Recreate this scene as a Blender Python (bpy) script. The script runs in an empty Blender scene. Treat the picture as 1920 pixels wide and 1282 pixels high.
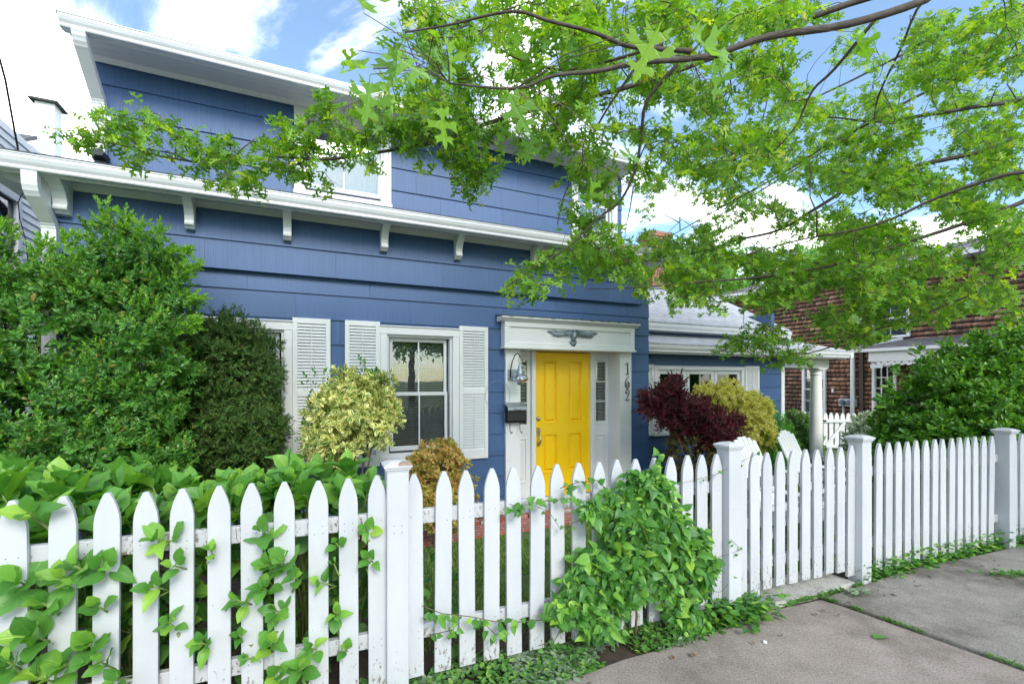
import bpy, math, random
import numpy as np
from mathutils import Vector, Matrix, noise as mnoise
R = math.radians
random.seed(7); rng = np.random.default_rng(7)
sc = bpy.context.scene
C = sc.collection
# ------------------------------------------------------------------ camera, sky, sun, exposure
cam = bpy.data.cameras.new('camera'); camo = bpy.data.objects.new('camera', cam); C.objects.link(camo)
CZ, F, CX, HY = 1.62, 870.0, 960.0, 712.0
cam.lens = 36 * F / 1920; cam.sensor_width = 36
camo.location = (0, 0, CZ); camo.rotation_euler = (R(90), 0, 0)
cam.shift_y = (HY - 641) / 1920
cam.clip_start = 0.05; cam.clip_end = 800
sc.camera = camo
SUN_EL, SUN_AZ = R(35), R(152)          # azimuth measured clockwise from +Y (north)
w = bpy.data.worlds.new('World'); sc.world = w; w.use_nodes = True
nt = w.node_tree; N = nt.nodes; L = nt.links
bg = N['Background']
sky = N.new('ShaderNodeTexSky'); sky.sky_type = 'NISHITA'; sky.sun_disc = False
sky.sun_elevation = SUN_EL; sky.sun_rotation = SUN_AZ
sky.dust_density = 1.0; sky.ozone_density = 2.0
tc = N.new('ShaderNodeTexCoord')
# cirrus and cumulus: noise on the direction vector projected on a plane overhead
sep = N.new('ShaderNodeSeparateXYZ'); L.new(tc.outputs['Generated'], sep.inputs[0])
addz = N.new('ShaderNodeMath'); addz.operation = 'ADD'; addz.inputs[1].default_value = 0.22
L.new(sep.outputs['Z'], addz.inputs[0])
mz = N.new('ShaderNodeMath'); mz.operation = 'MAXIMUM'; mz.inputs[1].default_value = 0.08; L.new(addz.outputs[0], mz.inputs[0])
dx = N.new('ShaderNodeMath'); dx.operation = 'DIVIDE'; L.new(sep.outputs['X'], dx.inputs[0]); L.new(mz.outputs[0], dx.inputs[1])
dy = N.new('ShaderNodeMath'); dy.operation = 'DIVIDE'; L.new(sep.outputs['Y'], dy.inputs[0]); L.new(mz.outputs[0], dy.inputs[1])
cmb = N.new('ShaderNodeCombineXYZ'); L.new(dx.outputs[0], cmb.inputs[0]); L.new(dy.outputs[0], cmb.inputs[1])
n1 = N.new('ShaderNodeTexNoise'); n1.inputs['Scale'].default_value = 1.15; n1.inputs['Detail'].default_value = 9; n1.inputs['Roughness'].default_value = 0.58; n1.inputs['Distortion'].default_value = 0.7
mp = N.new('ShaderNodeMapping'); mp.inputs['Scale'].default_value = (1.0, 1.7, 1); mp.inputs['Rotation'].default_value = (0, 0, R(-35)); mp.inputs['Location'].default_value = (0.4, 2.2, 0)
L.new(cmb.outputs[0], mp.inputs[0]); L.new(mp.outputs[0], n1.inputs['Vector'])
# a bank of bright cloud low on the left of the house
bx_ = N.new('ShaderNodeVectorMath'); bx_.operation = 'DOT_PRODUCT'; bx_.inputs[1].default_value = Vector((-0.86, 0.48, 0.22)).normalized()
L.new(tc.outputs['Generated'], bx_.inputs[0])
bk = N.new('ShaderNodeMapRange'); bk.inputs['From Min'].default_value = 0.89; bk.inputs['From Max'].default_value = 0.965; bk.inputs['To Max'].default_value = 0.34; bk.interpolation_type = 'SMOOTHSTEP'
L.new(bx_.outputs['Value'], bk.inputs['Value'])
ad = N.new('ShaderNodeMath'); ad.operation = 'ADD'; L.new(n1.outputs['Fac'], ad.inputs[0]); L.new(bk.outputs[0], ad.inputs[1])
cr = N.new('ShaderNodeMapRange'); cr.inputs['From Min'].default_value = 0.475; cr.inputs['From Max'].default_value = 0.68; cr.interpolation_type = 'SMOOTHSTEP'; cr.inputs['To Min'].default_value = 0.03
L.new(ad.outputs[0], cr.inputs['Value'])
sks = N.new('ShaderNodeVectorMath'); sks.operation = 'MULTIPLY'; sks.inputs[1].default_value = (0.55, 0.70, 0.74)
L.new(sky.outputs[0], sks.inputs[0])
mx = N.new('ShaderNodeMix'); mx.data_type = 'RGBA'; L.new(cr.outputs[0], mx.inputs[0]); L.new(sks.outputs[0], mx.inputs[6])
mx.inputs[7].default_value = (10.2, 9.8, 9.5, 1)
L.new(mx.outputs[2], bg.inputs['Color']); bg.inputs['Strength'].default_value = 0.12
sun = bpy.data.lights.new('sun', 'SUN'); suno = bpy.data.objects.new('sun', sun); C.objects.link(suno)
sun.energy = 0.9; sun.angle = R(22); sun.color = (1, 0.955, 0.88)
sdir = Vector((math.sin(SUN_AZ) * math.cos(SUN_EL), math.cos(SUN_AZ) * math.cos(SUN_EL), math.sin(SUN_EL)))
suno.rotation_euler = sdir.to_track_quat('Z', 'Y').to_euler(); suno.location = sdir * 30
sc.view_settings.view_transform = 'Standard'; sc.view_settings.look = 'None'; sc.view_settings.exposure = 1.8; sc.view_settings.gamma = 1
sc.cycles.max_bounces = 8; sc.cycles.transparent_max_bounces = 12

# ------------------------------------------------------------------ materials
def new_mat(name):
    m = bpy.data.materials.new(name); m.use_nodes = True
    b = m.node_tree.nodes['Principled BSDF']
    return m, m.node_tree, b
def ramp(nt, stops, fac=None, interp='LINEAR'):
    r = nt.nodes.new('ShaderNodeValToRGB'); r.color_ramp.interpolation = interp
    e = r.color_ramp.elements
    while len(e) < len(stops): e.new(0.5)
    for i, (p, c) in enumerate(stops):
        e[i].position = p; e[i].color = (*c, 1) if len(c) == 3 else c
    if fac is not None: nt.links.new(fac, r.inputs[0])
    return r.outputs[0]
def noise(nt, scale, detail=4, rough=0.55, vec=None, stretch=None, coord='Object', rot=None):
    n = nt.nodes.new('ShaderNodeTexNoise'); n.inputs['Scale'].default_value = scale; n.inputs['Detail'].default_value = detail; n.inputs['Roughness'].default_value = rough
    if vec is None:
        t = nt.nodes.new('ShaderNodeTexCoord'); vec = t.outputs[coord]
    if stretch or rot:
        m = nt.nodes.new('ShaderNodeMapping')
        if stretch: m.inputs['Scale'].default_value = stretch
        if rot: m.inputs['Rotation'].default_value = rot
        nt.links.new(vec, m.inputs[0]); vec = m.outputs[0]
    nt.links.new(vec, n.inputs['Vector'])
    return n.outputs['Fac']
def mixc(nt, fac, a, b, mode='MIX'):
    m = nt.nodes.new('ShaderNodeMix'); m.data_type = 'RGBA'; m.blend_type = mode
    for s, v in ((0, fac), (6, a), (7, b)):
        if hasattr(v, 'links'): nt.links.new(v, m.inputs[s])
        else: m.inputs[s].default_value = v if not isinstance(v, tuple) else ((*v, 1) if len(v) == 3 else v)
    return m.outputs[2]
def math_(nt, op, a, b=None, c=None):
    m = nt.nodes.new('ShaderNodeMath'); m.operation = op
    for i, v in enumerate((a, b, c)):
        if v is None: continue
        if hasattr(v, 'links'): nt.links.new(v, m.inputs[i])
        else: m.inputs[i].default_value = v
    return m.outputs[0]
def bump(nt, b, h, strength=0.3, dist=0.01, prev=None):
    n = nt.nodes.new('ShaderNodeBump'); n.inputs['Strength'].default_value = strength; n.inputs['Distance'].default_value = dist
    nt.links.new(h, n.inputs['Height'])
    if prev: nt.links.new(prev, n.inputs['Normal'])
    nt.links.new(n.outputs[0], b.inputs['Normal']); return n.outputs[0]
def simple(name, col, rough=0.5, metal=0.0, var=0.12, nscale=6, bmp=0.0, bscale=60, stretch=None):
    m, t, b = new_mat(name)
    f = noise(t, nscale, 6, 0.6)
    lo = tuple(c * (1 - var) for c in col); hi = tuple(min(1, c * (1 + var)) for c in col)
    t.links.new(ramp(t, [(0.3, lo), (0.7, hi)], f), b.inputs['Base Color'])
    b.inputs['Roughness'].default_value = rough; b.inputs['Metallic'].default_value = metal
    if bmp: bump(t, b, noise(t, bscale, 5, 0.6, stretch=stretch), bmp, 0.004)
    return m
M = {}
M['white'] = simple('white_trim_paint', (0.74, 0.74, 0.745), 0.42, var=0.03, nscale=3, bmp=0.08, bscale=40)
M['alu'] = simple('white_gutter_metal', (0.67, 0.675, 0.69), 0.3, var=0.05, nscale=5)
M['soffit'] = simple('soffit_paint', (0.66, 0.66, 0.65), 0.5, var=0.05, nscale=2)
M['yellow'] = simple('yellow_door_paint', (0.98, 0.60, 0.004), 0.38, var=0.04, nscale=3, bmp=0.05, bscale=50)
M['pewter'] = simple('pewter_metal', (0.30, 0.35, 0.39), 0.45, 0.7, var=0.25, nscale=30, bmp=0.3, bscale=120)
M['nickel'] = simple('satin_nickel', (0.45, 0.42, 0.38), 0.3, 1.0, var=0.1)
M['numeral'] = simple('dull_numeral_metal', (0.16, 0.165, 0.17), 0.4, 0.5, var=0.15)
M['iron'] = simple('black_iron', (0.02, 0.021, 0.023), 0.45, 0.3, var=0.3, nscale=30, bmp=0.2)
M['cable'] = simple('black_cable', (0.02, 0.02, 0.02), 0.6)
M['dark'] = simple('unlit_room_black', (0.03, 0.032, 0.036), 0.9)  # near-black colour stands in for the shade of unlit rooms
M['blind'] = simple('window_blind', (0.34, 0.35, 0.35), 0.6, var=0.05)
M['curtain'] = simple('pale_curtain', (0.12, 0.14, 0.20), 0.8, var=0.2, nscale=8, stretch=(6, 1, 1))
M['meter'] = simple('grey_meter_box', (0.42, 0.44, 0.45), 0.5, 0.2, var=0.1)
M['column'] = simple('column_paint', (0.80, 0.78, 0.74), 0.5, var=0.03)
M['soil'] = simple('soil', (0.055, 0.038, 0.026), 0.95, var=0.5, nscale=14, bmp=0.8, bscale=40)
M['bark'] = simple('bark', (0.075, 0.058, 0.045), 0.85, var=0.4, nscale=22, bmp=0.7, bscale=70)
M['twig'] = simple('twig', (0.11, 0.075, 0.045), 0.8, var=0.3, nscale=20)
M['stemgreen'] = simple('green_stem', (0.16, 0.22, 0.05), 0.6, var=0.3, nscale=20)
M['chairpaint'] = simple('chair_paint', (0.80, 0.80, 0.79), 0.45, var=0.03)
def siding_mat():
    m, t, b = new_mat('blue_shingle_paint')
    st = noise(t, 1.0, 5, 0.62, stretch=(150, 6, 1.6))
    lg = noise(t, 0.9, 3, 0.5)
    c1 = ramp(t, [(0.25, (0.030, 0.073, 0.175)), (0.5, (0.041, 0.096, 0.225)), (0.78, (0.068, 0.138, 0.292))], st)
    c2 = mixc(t, math_(t, 'MULTIPLY', lg, 0.5), c1, (0.052, 0.112, 0.26))
    isl = t.nodes.new('ShaderNodeNewGeometry')
    v = math_(t, 'MULTIPLY_ADD', isl.outputs['Random Per Island'], 0.14, 0.93)
    vm = t.nodes.new('ShaderNodeVectorMath'); vm.operation = 'SCALE'; t.links.new(c2, vm.inputs[0]); t.links.new(v, vm.inputs['Scale'])
    t.links.new(vm.outputs[0], b.inputs['Base Color']); b.inputs['Roughness'].default_value = 0.5
    bump(t, b, st, 0.55, 0.004); return m
M['siding'] = siding_mat()
M['sidingtrim'] = simple('blue_trim_paint', (0.055, 0.11, 0.24), 0.5, var=0.08)
def picket_mat():
    m, t, b = new_mat('weathered_white_paint')
    tcn = t.nodes.new('ShaderNodeTexCoord'); sp = t.nodes.new('ShaderNodeSeparateXYZ'); t.links.new(tcn.outputs['Object'], sp.inputs[0])
    oi = t.nodes.new('ShaderNodeObjectInfo')
    vec = t.nodes.new('ShaderNodeVectorMath'); vec.operation = 'ADD'; t.links.new(tcn.outputs['Object'], vec.inputs[0])
    off = math_(t, 'MULTIPLY', oi.outputs['Random'], 40.0); cb = t.nodes.new('ShaderNodeCombineXYZ'); t.links.new(off, cb.inputs[0]); t.links.new(off, cb.inputs[1])
    t.links.new(cb.outputs[0], vec.inputs[1])
    chip = noise(t, 62, 8, 0.72, vec=vec.outputs[0], stretch=(1, 1, 0.45))
    low = t.nodes.new('ShaderNodeMapRange'); low.inputs['From Min'].default_value = 0.34; low.inputs['From Max'].default_value = 0.0; low.inputs['To Min'].default_value = 0.0; low.inputs['To Max'].default_value = 0.13
    t.links.new(sp.outputs['Z'], low.inputs['Value'])
    patch = noise(t, 3.2, 2, 0.5, vec=vec.outputs[0])
    k = math_(t, 'ADD', chip, math_(t, 'ADD', low.outputs[0], math_(t, 'MULTIPLY', math_(t, 'SUBTRACT', patch, 0.5), 0.16)))
    mask = ramp(t, [(0.675, (0, 0, 0)), (0.71, (1, 1, 1))], k)
    dirt = noise(t, 5, 5, 0.6, vec=vec.outputs[0], stretch=(1, 1, 0.25))
    paint = ramp(t, [(0.3, (0.46, 0.47, 0.50)), (0.6, (0.53, 0.535, 0.56))], dirt)
    rim = math_(t, 'MULTIPLY', low.outputs[0], 1.6)
    paint = mixc(t, rim, paint, (0.36, 0.35, 0.31))
    wood = ramp(t, [(0.3, (0.12, 0.10, 0.085)), (0.7, (0.27, 0.23, 0.19))], dirt)
    ax_ = math_(t, 'SUBTRACT', math_(t, 'ABSOLUTE', sp.outputs['X']), 0.019); nails = None
    for zr in (0.80, 0.835, 0.20, 0.235):
        dz_ = math_(t, 'SUBTRACT', sp.outputs['Z'], zr); d2 = math_(t, 'ADD', math_(t, 'MULTIPLY', ax_, ax_), math_(t, 'MULTIPLY', dz_, dz_)); lt_ = math_(t, 'LESS_THAN', d2, 0.0027 ** 2)
        nails = lt_ if nails is None else math_(t, 'MAXIMUM', nails, lt_)
    keep_ = math_(t, 'GREATER_THAN', noise(t, 9, 1, 0.5, vec=vec.outputs[0]), 0.5)
    paint = mixc(t, math_(t, 'MULTIPLY', nails, keep_), paint, (0.16, 0.13, 0.12))
    t.links.new(mixc(t, mask, paint, wood), b.inputs['Base Color']); b.inputs['Roughness'].default_value = 0.5
    grain = noise(t, 1.0, 5, 0.6, vec=vec.outputs[0], stretch=(14, 14, 120))
    p = bump(t, b, grain, 0.25, 0.003)
    inv = math_(t, 'SUBTRACT', 1.0, mask); bump(t, b, inv, 0.5, 0.002, p)
    return m
M['picket'] = picket_mat()
def roof_mat(name, a, bcol, rot=0.0):
    m, t, b = new_mat(name)
    br = t.nodes.new('ShaderNodeTexBrick'); br.inputs['Scale'].default_value = 1; br.inputs['Brick Width'].default_value = 0.30; br.inputs['Row Height'].default_value = 0.14
    br.inputs['Mortar Size'].default_value = 0.006; br.offset = 0.5; br.inputs['Mortar Smooth'].default_value = 0.3
    br.inputs['Color1'].default_value = (*a, 1); br.inputs['Color2'].default_value = (*bcol, 1); br.inputs['Mortar'].default_value = (*[x * 0.45 for x in a], 1)
    uv = t.nodes.new('ShaderNodeUVMap'); t.links.new(uv.outputs[0], br.inputs['Vector'])
    g = noise(t, 180, 3, 0.7); g2 = noise(t, 3, 4, 0.6)
    c = mixc(t, 1.0, br.outputs['Color'], ramp(t, [(0.3, (0.72, 0.72, 0.72)), (0.7, (1.2, 1.2, 1.2))], g), 'MULTIPLY')
    c = mixc(t, 1.0, c, ramp(t, [(0.3, (0.82, 0.82, 0.82)), (0.7, (1.1, 1.1, 1.1))], g2), 'MULTIPLY')
    t.links.new(c, b.inputs['Base Color']); b.inputs['Roughness'].default_value = 0.9
    bump(t, b, math_(t, 'MULTIPLY', br.outputs['Fac'], -1.0), 0.8, 0.01); return m
M['roof_light'] = roof_mat('light_grey_shingle', (0.42, 0.43, 0.45), (0.50, 0.50, 0.52))
M['roof_dark'] = roof_mat('dark_grey_shingle', (0.10, 0.10, 0.11), (0.16, 0.155, 0.165))
def brick_mat(name, scale=1.0):
    m, t, b = new_mat(name)
    br = t.nodes.new('ShaderNodeTexBrick'); br.inputs['Brick Width'].default_value = 0.20; br.inputs['Row Height'].default_value = 0.067; br.inputs['Mortar Size'].default_value = 0.006; br.inputs['Scale'].default_value = scale
    br.inputs['Color1'].default_value = (0.36, 0.10, 0.06, 1); br.inputs['Color2'].default_value = (0.24, 0.075, 0.05, 1); br.inputs['Mortar'].default_value = (0.42, 0.36, 0.32, 1)
    uv = t.nodes.new('ShaderNodeUVMap'); t.links.new(uv.outputs[0], br.inputs['Vector'])
    c = mixc(t, 1.0, br.outputs['Color'], ramp(t, [(0.3, (0.7, 0.7, 0.7)), (0.7, (1.2, 1.2, 1.2))], noise(t, 12, 5, 0.6)), 'MULTIPLY')
    t.links.new(c, b.inputs['Base Color']); b.inputs['Roughness'].default_value = 0.9
    bump(t, b, math_(t, 'MULTIPLY', br.outputs['Fac'], -1.0), 0.7, 0.008); return m
M['brick'] = brick_mat('red_brick')
def cedar_mat():
    m, t, b = new_mat('weathered_cedar_shingle')
    isl = t.nodes.new('ShaderNodeNewGeometry'); rnd = isl.outputs['Random Per Island']
    base = ramp(t, [(0.0, (0.13, 0.070, 0.048)), (0.35, (0.24, 0.115, 0.070)), (0.7, (0.36, 0.175, 0.105)), (1.0, (0.44, 0.27, 0.19))], rnd)
    uv = t.nodes.new('ShaderNodeUVMap'); s = t.nodes.new('ShaderNodeSeparateXYZ'); t.links.new(uv.outputs[0], s.inputs[0])
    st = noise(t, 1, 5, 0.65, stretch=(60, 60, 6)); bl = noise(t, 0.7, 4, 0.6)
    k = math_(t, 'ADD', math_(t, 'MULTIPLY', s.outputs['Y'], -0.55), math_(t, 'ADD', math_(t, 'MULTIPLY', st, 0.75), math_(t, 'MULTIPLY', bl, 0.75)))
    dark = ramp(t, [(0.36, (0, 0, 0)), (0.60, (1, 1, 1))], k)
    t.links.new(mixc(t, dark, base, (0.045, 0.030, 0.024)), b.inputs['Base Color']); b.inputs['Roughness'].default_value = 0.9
    bump(t, b, st, 0.5, 0.006); return m
M['cedar'] = cedar_mat()
def concrete_mat(name, a, c, stain, agg=0.5):
    m, t, b = new_mat(name)
    f = noise(t, 85, 9, 0.85); g = noise(t, 4.5, 9, 0.72); h = noise(t, 1.4, 9, 0.7)
    v = t.nodes.new('ShaderNodeTexVoronoi'); v.inputs['Scale'].default_value = 70; tcn = t.nodes.new('ShaderNodeTexCoord'); t.links.new(tcn.outputs['Object'], v.inputs['Vector'])
    base = ramp(t, [(0.32, a), (0.68, c)], g)
    base = mixc(t, ramp(t, [(0.50, (0, 0, 0)), (0.66, (1, 1, 1))], h), base, stain)
    base = mixc(t, 1.0, base, ramp(t, [(0.36, (0.45, 0.44, 0.43)), (0.50, (1, 1, 1)), (0.66, (1.75, 1.70, 1.66))], f), 'MULTIPLY')
    peb = ramp(t, [(0.0, (1, 1, 1)), (0.22, (0, 0, 0))], v.outputs['Distance'])
    vr = t.nodes.new('ShaderNodeSeparateColor'); t.links.new(v.outputs['Color'], vr.inputs[0])
    sel = ramp(t, [(0.55, (0, 0, 0)), (0.7, (1, 1, 1))], vr.outputs[0])
    pm = math_(t, 'MULTIPLY', math_(t, 'MULTIPLY', peb, sel), agg)
    base = mixc(t, pm, base, (0.50, 0.45, 0.38))
    t.links.new(base, b.inputs['Base Color']); b.inputs['Roughness'].default_value = 0.9
    p = bump(t, b, f, 0.35, 0.003); bump(t, b, g, 0.3, 0.02, p); return m
M['conc_new'] = concrete_mat('brown_grey_concrete', (0.232, 0.192, 0.165), (0.322, 0.274, 0.242), (0.17, 0.142, 0.120), 0.25)
M['conc_old'] = concrete_mat('aggregate_concrete', (0.17, 0.155, 0.135), (0.28, 0.255, 0.228), (0.085, 0.072, 0.058), 0.8)
M['conc_slab'] = concrete_mat('pale_concrete', (0.36, 0.34, 0.31), (0.45, 0.43, 0.39), (0.26, 0.24, 0.21), 0.5)
def glass_mat(name, rough=0.0, boost=1.0):
    m, t, b = new_mat(name); t.nodes.remove(b)
    out = t.nodes['Material Output']; tr = t.nodes.new('ShaderNodeBsdfTransparent'); gl = t.nodes.new('ShaderNodeBsdfGlossy')
    gl.inputs['Roughness'].default_value = rough; tr.inputs[0].default_value = (0.86, 0.9, 0.9, 1)
    fr = t.nodes.new('ShaderNodeFresnel'); fr.inputs['IOR'].default_value = 1.52
    f = math_(t, 'MULTIPLY_ADD', fr.outputs[0], 1.3 * boost, 0.05 * boost)
    mi = t.nodes.new('ShaderNodeMixShader'); t.links.new(f, mi.inputs[0]); t.links.new(tr.outputs[0], mi.inputs[1]); t.links.new(gl.outputs[0], mi.inputs[2])
    t.links.new(mi.outputs[0], out.inputs[0])
    nb = t.nodes.new('ShaderNodeBump'); nb.inputs['Strength'].default_value = 0.03; nb.inputs['Distance'].default_value = 0.02
    t.links.new(noise(t, 2.5, 2, 0.5), nb.inputs['Height']); t.links.new(nb.outputs[0], gl.inputs['Normal'])
    return m
M['glass'] = glass_mat('window_glass'); M['glass_up'] = glass_mat('reflecting_glass', 0.0, 1.5)
def leaf_mat(name, stops, rough=0.42, trans=0.35, tcol=None, vein=0.0, margin=None, mstart=0.45, veinscale=9, bumpy=0.0, spec=0.5):
    m, t, b = new_mat(name)
    isl = t.nodes.new('ShaderNodeNewGeometry'); col = ramp(t, stops, isl.outputs['Random Per Island'])
    uv = t.nodes.new('ShaderNodeUVMap'); s = t.nodes.new('ShaderNodeSeparateXYZ'); t.links.new(uv.outputs[0], s.inputs[0])
    au = math_(t, 'ABSOLUTE', s.outputs['X'])
    if margin:
        nz = noise(t, 30, 2, 0.5)
        k = math_(t, 'ADD', au, math_(t, 'MULTIPLY', math_(t, 'SUBTRACT', nz, 0.5), 0.9))
        k = math_(t, 'ADD', k, math_(t, 'MULTIPLY', math_(t, 'SUBTRACT', isl.outputs['Random Per Island'], 0.5), 0.7))
        mk = ramp(t, [(mstart, (0, 0, 0)), (mstart + 0.18, (1, 1, 1))], k); col = mixc(t, mk, col, margin)
    if vein:
        mid = ramp(t, [(0.0, (1, 1, 1)), (0.10, (0, 0, 0))], au)
        ph = math_(t, 'SUBTRACT', math_(t, 'MULTIPLY', s.outputs['Y'], veinscale), math_(t, 'MULTIPLY', au, veinscale * 0.35))
        fr = math_(t, 'ABSOLUTE', math_(t, 'SUBTRACT', math_(t, 'FRACT', ph), 0.5))
        vn = ramp(t, [(0.0, (1, 1, 1)), (0.10, (0, 0, 0))], fr)
        mv = math_(t, 'MAXIMUM', mid, math_(t, 'MULTIPLY', vn, 0.5))
        lite = mixc(t, 1.0, col, (1.45, 1.35, 1.5), 'MULTIPLY')
        col = mixc(t, math_(t, 'MULTIPLY', mv, vein), col, lite)
        bump(t, b, math_(t, 'MULTIPLY', mv, -1.0), 0.45, 0.004)
    t.links.new(col, b.inputs['Base Color']); b.inputs['Roughness'].default_value = rough
    b.inputs['Specular IOR Level'].default_value = spec
    tr = t.nodes.new('ShaderNodeBsdfTranslucent')
    tc_ = mixc(t, 1.0, col, tcol or (1.7, 1.75, 0.55), 'MULTIPLY'); t.links.new(tc_, tr.inputs[0])
    mi = t.nodes.new('ShaderNodeMixShader'); mi.inputs[0].default_value = trans
    t.links.new(b.outputs[0], mi.inputs[1]); t.links.new(tr.outputs[0], mi.inputs[2]); t.links.new(mi.outputs[0], t.nodes['Material Output'].inputs[0])
    return m
M['oak'] = leaf_mat('oak_leaf', [(0, (0.081, 0.209, 0.030)), (0.45, (0.142, 0.317, 0.041)), (0.8, (0.223, 0.419, 0.047)), (0.988, (0.338, 0.486, 0.047)), (1, (0.567, 0.540, 0.041))], 0.38, 0.42, (1.9, 1.8, 0.5), vein=0.3, veinscale=4)
M['euon'] = leaf_mat('glossy_green_leaf', [(0, (0.046, 0.147, 0.028)), (0.6, (0.096, 0.256, 0.043)), (0.92, (0.171, 0.388, 0.062)), (1, (0.341, 0.232, 0.062))], 0.33, 0.25)
M['euontip'] = leaf_mat('young_green_leaf', [(0, (0.162, 0.365, 0.047)), (1, (0.297, 0.513, 0.068))], 0.35, 0.35)
M['yew'] = leaf_mat('dark_conifer_leaf', [(0, (0.042, 0.099, 0.024)), (0.6, (0.075, 0.158, 0.030)), (0.93, (0.128, 0.225, 0.042)), (1, (0.255, 0.150, 0.068))], 0.5, 0.18)
M['varieg'] = leaf_mat('variegated_leaf', [(0, (0.091, 0.234, 0.039)), (1, (0.156, 0.338, 0.058))], 0.38, 0.28, (1.3, 1.3, 0.8), margin=(0.90, 0.84, 0.36), mstart=0.31)
M['orange'] = leaf_mat('orange_green_leaf', [(0, (0.26, 0.32, 0.05)), (0.4, (0.46, 0.42, 0.09)), (0.75, (0.60, 0.40, 0.13)), (1, (0.62, 0.28, 0.13))], 0.42, 0.28, (1.4, 1.3, 0.7))
M['barberry'] = leaf_mat('dark_red_leaf', [(0, (0.039, 0.016, 0.018)), (0.5, (0.085, 0.023, 0.029)), (0.85, (0.169, 0.029, 0.042)), (1, (0.338, 0.039, 0.065))], 0.4, 0.25, (2.0, 1.2, 1.2))
M['olive'] = leaf_mat('olive_brown_leaf', [(0, (0.070, 0.070, 0.028)), (0.6, (0.154, 0.140, 0.042)), (1, (0.308, 0.252, 0.070))], 0.45, 0.2, (1.3, 1.3, 0.8))
M['golden'] = leaf_mat('golden_leaf', [(0, (0.55, 0.56, 0.10)), (0.5, (0.85, 0.78, 0.20)), (1, (0.93, 0.87, 0.40))], 0.42, 0.3, (1.2, 1.2, 0.7))
M['phlox'] = leaf_mat('fresh_green_leaf', [(0, (0.075, 0.255, 0.030)), (1, (0.195, 0.495, 0.053))], 0.45, 0.35)
M['boxgreen'] = leaf_mat('mid_green_leaf', [(0, (0.084, 0.196, 0.056)), (0.7, (0.168, 0.322, 0.084)), (1, (0.350, 0.476, 0.196))], 0.42, 0.25)
M['silver'] = leaf_mat('white_edged_leaf', [(0, (0.10, 0.20, 0.07)), (1, (0.18, 0.30, 0.10))], 0.42, 0.25, (1.2, 1.3, 0.9), margin=(0.80, 0.84, 0.68), mstart=0.28)
M['bigshrub'] = leaf_mat('privet_leaf', [(0, (0.049, 0.140, 0.021)), (0.6, (0.091, 0.245, 0.031)), (0.92, (0.168, 0.378, 0.042)), (1, (0.336, 0.504, 0.056))], 0.36, 0.32, (1.8, 1.8, 0.4))
M['hydr'] = leaf_mat('hydrangea_leaf', [(0, (0.069, 0.213, 0.034)), (0.55, (0.121, 0.316, 0.048)), (0.9, (0.218, 0.437, 0.057)), (1, (0.310, 0.506, 0.069))], 0.42, 0.32, (1.5, 1.6, 0.5), vein=0.55)
M['hydrshade'] = leaf_mat('shaded_hydrangea_leaf', [(0, (0.050, 0.154, 0.029)), (1, (0.099, 0.242, 0.044))], 0.5, 0.28, (1.4, 1.5, 0.5), vein=0.5)  # hydrangea leaf darkened in colour for the shade inside the hedge
M['vine'] = leaf_mat('clematis_leaf', [(0, (0.048, 0.162, 0.029)), (0.6, (0.090, 0.258, 0.036)), (0.9, (0.192, 0.408, 0.054)), (1, (0.324, 0.528, 0.066))], 0.4, 0.3, (1.5, 1.6, 0.5), vein=0.3, veinscale=4)
M['lamb'] = leaf_mat('grey_green_leaf', [(0, (0.15, 0.23, 0.13)), (1, (0.27, 0.36, 0.22))], 0.7, 0.15, (1, 1.1, 0.8))
M['weed'] = leaf_mat('weed_leaf', [(0, (0.060, 0.168, 0.036)), (0.8, (0.120, 0.300, 0.048)), (1, (0.264, 0.396, 0.072))], 0.5, 0.25)
M['grass'] = leaf_mat('grass_blade', [(0, (0.078, 0.169, 0.033)), (0.6, (0.156, 0.286, 0.046)), (0.9, (0.286, 0.390, 0.091)), (1, (0.442, 0.390, 0.182))], 0.6, 0.3)
M['distleaf'] = leaf_mat('distant_leaf', [(0, (0.084, 0.210, 0.042)), (0.6, (0.168, 0.364, 0.070)), (1, (0.364, 0.560, 0.126))], 0.5, 0.4)
M['brownleaf'] = simple('dry_leaf', (0.15, 0.085, 0.045), 0.8, var=0.3, nscale=30)
def lawn_mat():
    m, t, b = new_mat('lawn_soil'); f = noise(t, 9, 6, 0.65)
    t.links.new(ramp(t, [(0.3, (0.05, 0.075, 0.025)), (0.6, (0.09, 0.15, 0.035)), (0.8, (0.16, 0.14, 0.07))], f), b.inputs['Base Color']); b.inputs['Roughness'].default_value = 0.95
    bump(t, b, f, 0.6, 0.02); return m
M['lawn'] = lawn_mat()
def asphalt_mat():
    m, t, b = new_mat('asphalt'); f = noise(t, 120, 5, 0.7)
    t.links.new(ramp(t, [(0.3, (0.035, 0.035, 0.037)), (0.7, (0.075, 0.075, 0.075))], f), b.inputs['Base Color']); b.inputs['Roughness'].default_value = 0.85; bump(t, b, f, 0.4, 0.004); return m
M['asphalt'] = asphalt_mat()
def clap_mat():
    m, t, b = new_mat('white_clapboard'); f = noise(t, 2, 4, 0.5)
    t.links.new(ramp(t, [(0.3, (0.90, 0.90, 0.90)), (0.7, (0.93, 0.93, 0.93))], f), b.inputs['Base Color']); b.inputs['Roughness'].default_value = 0.5; return m
M['clap'] = clap_mat()

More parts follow.
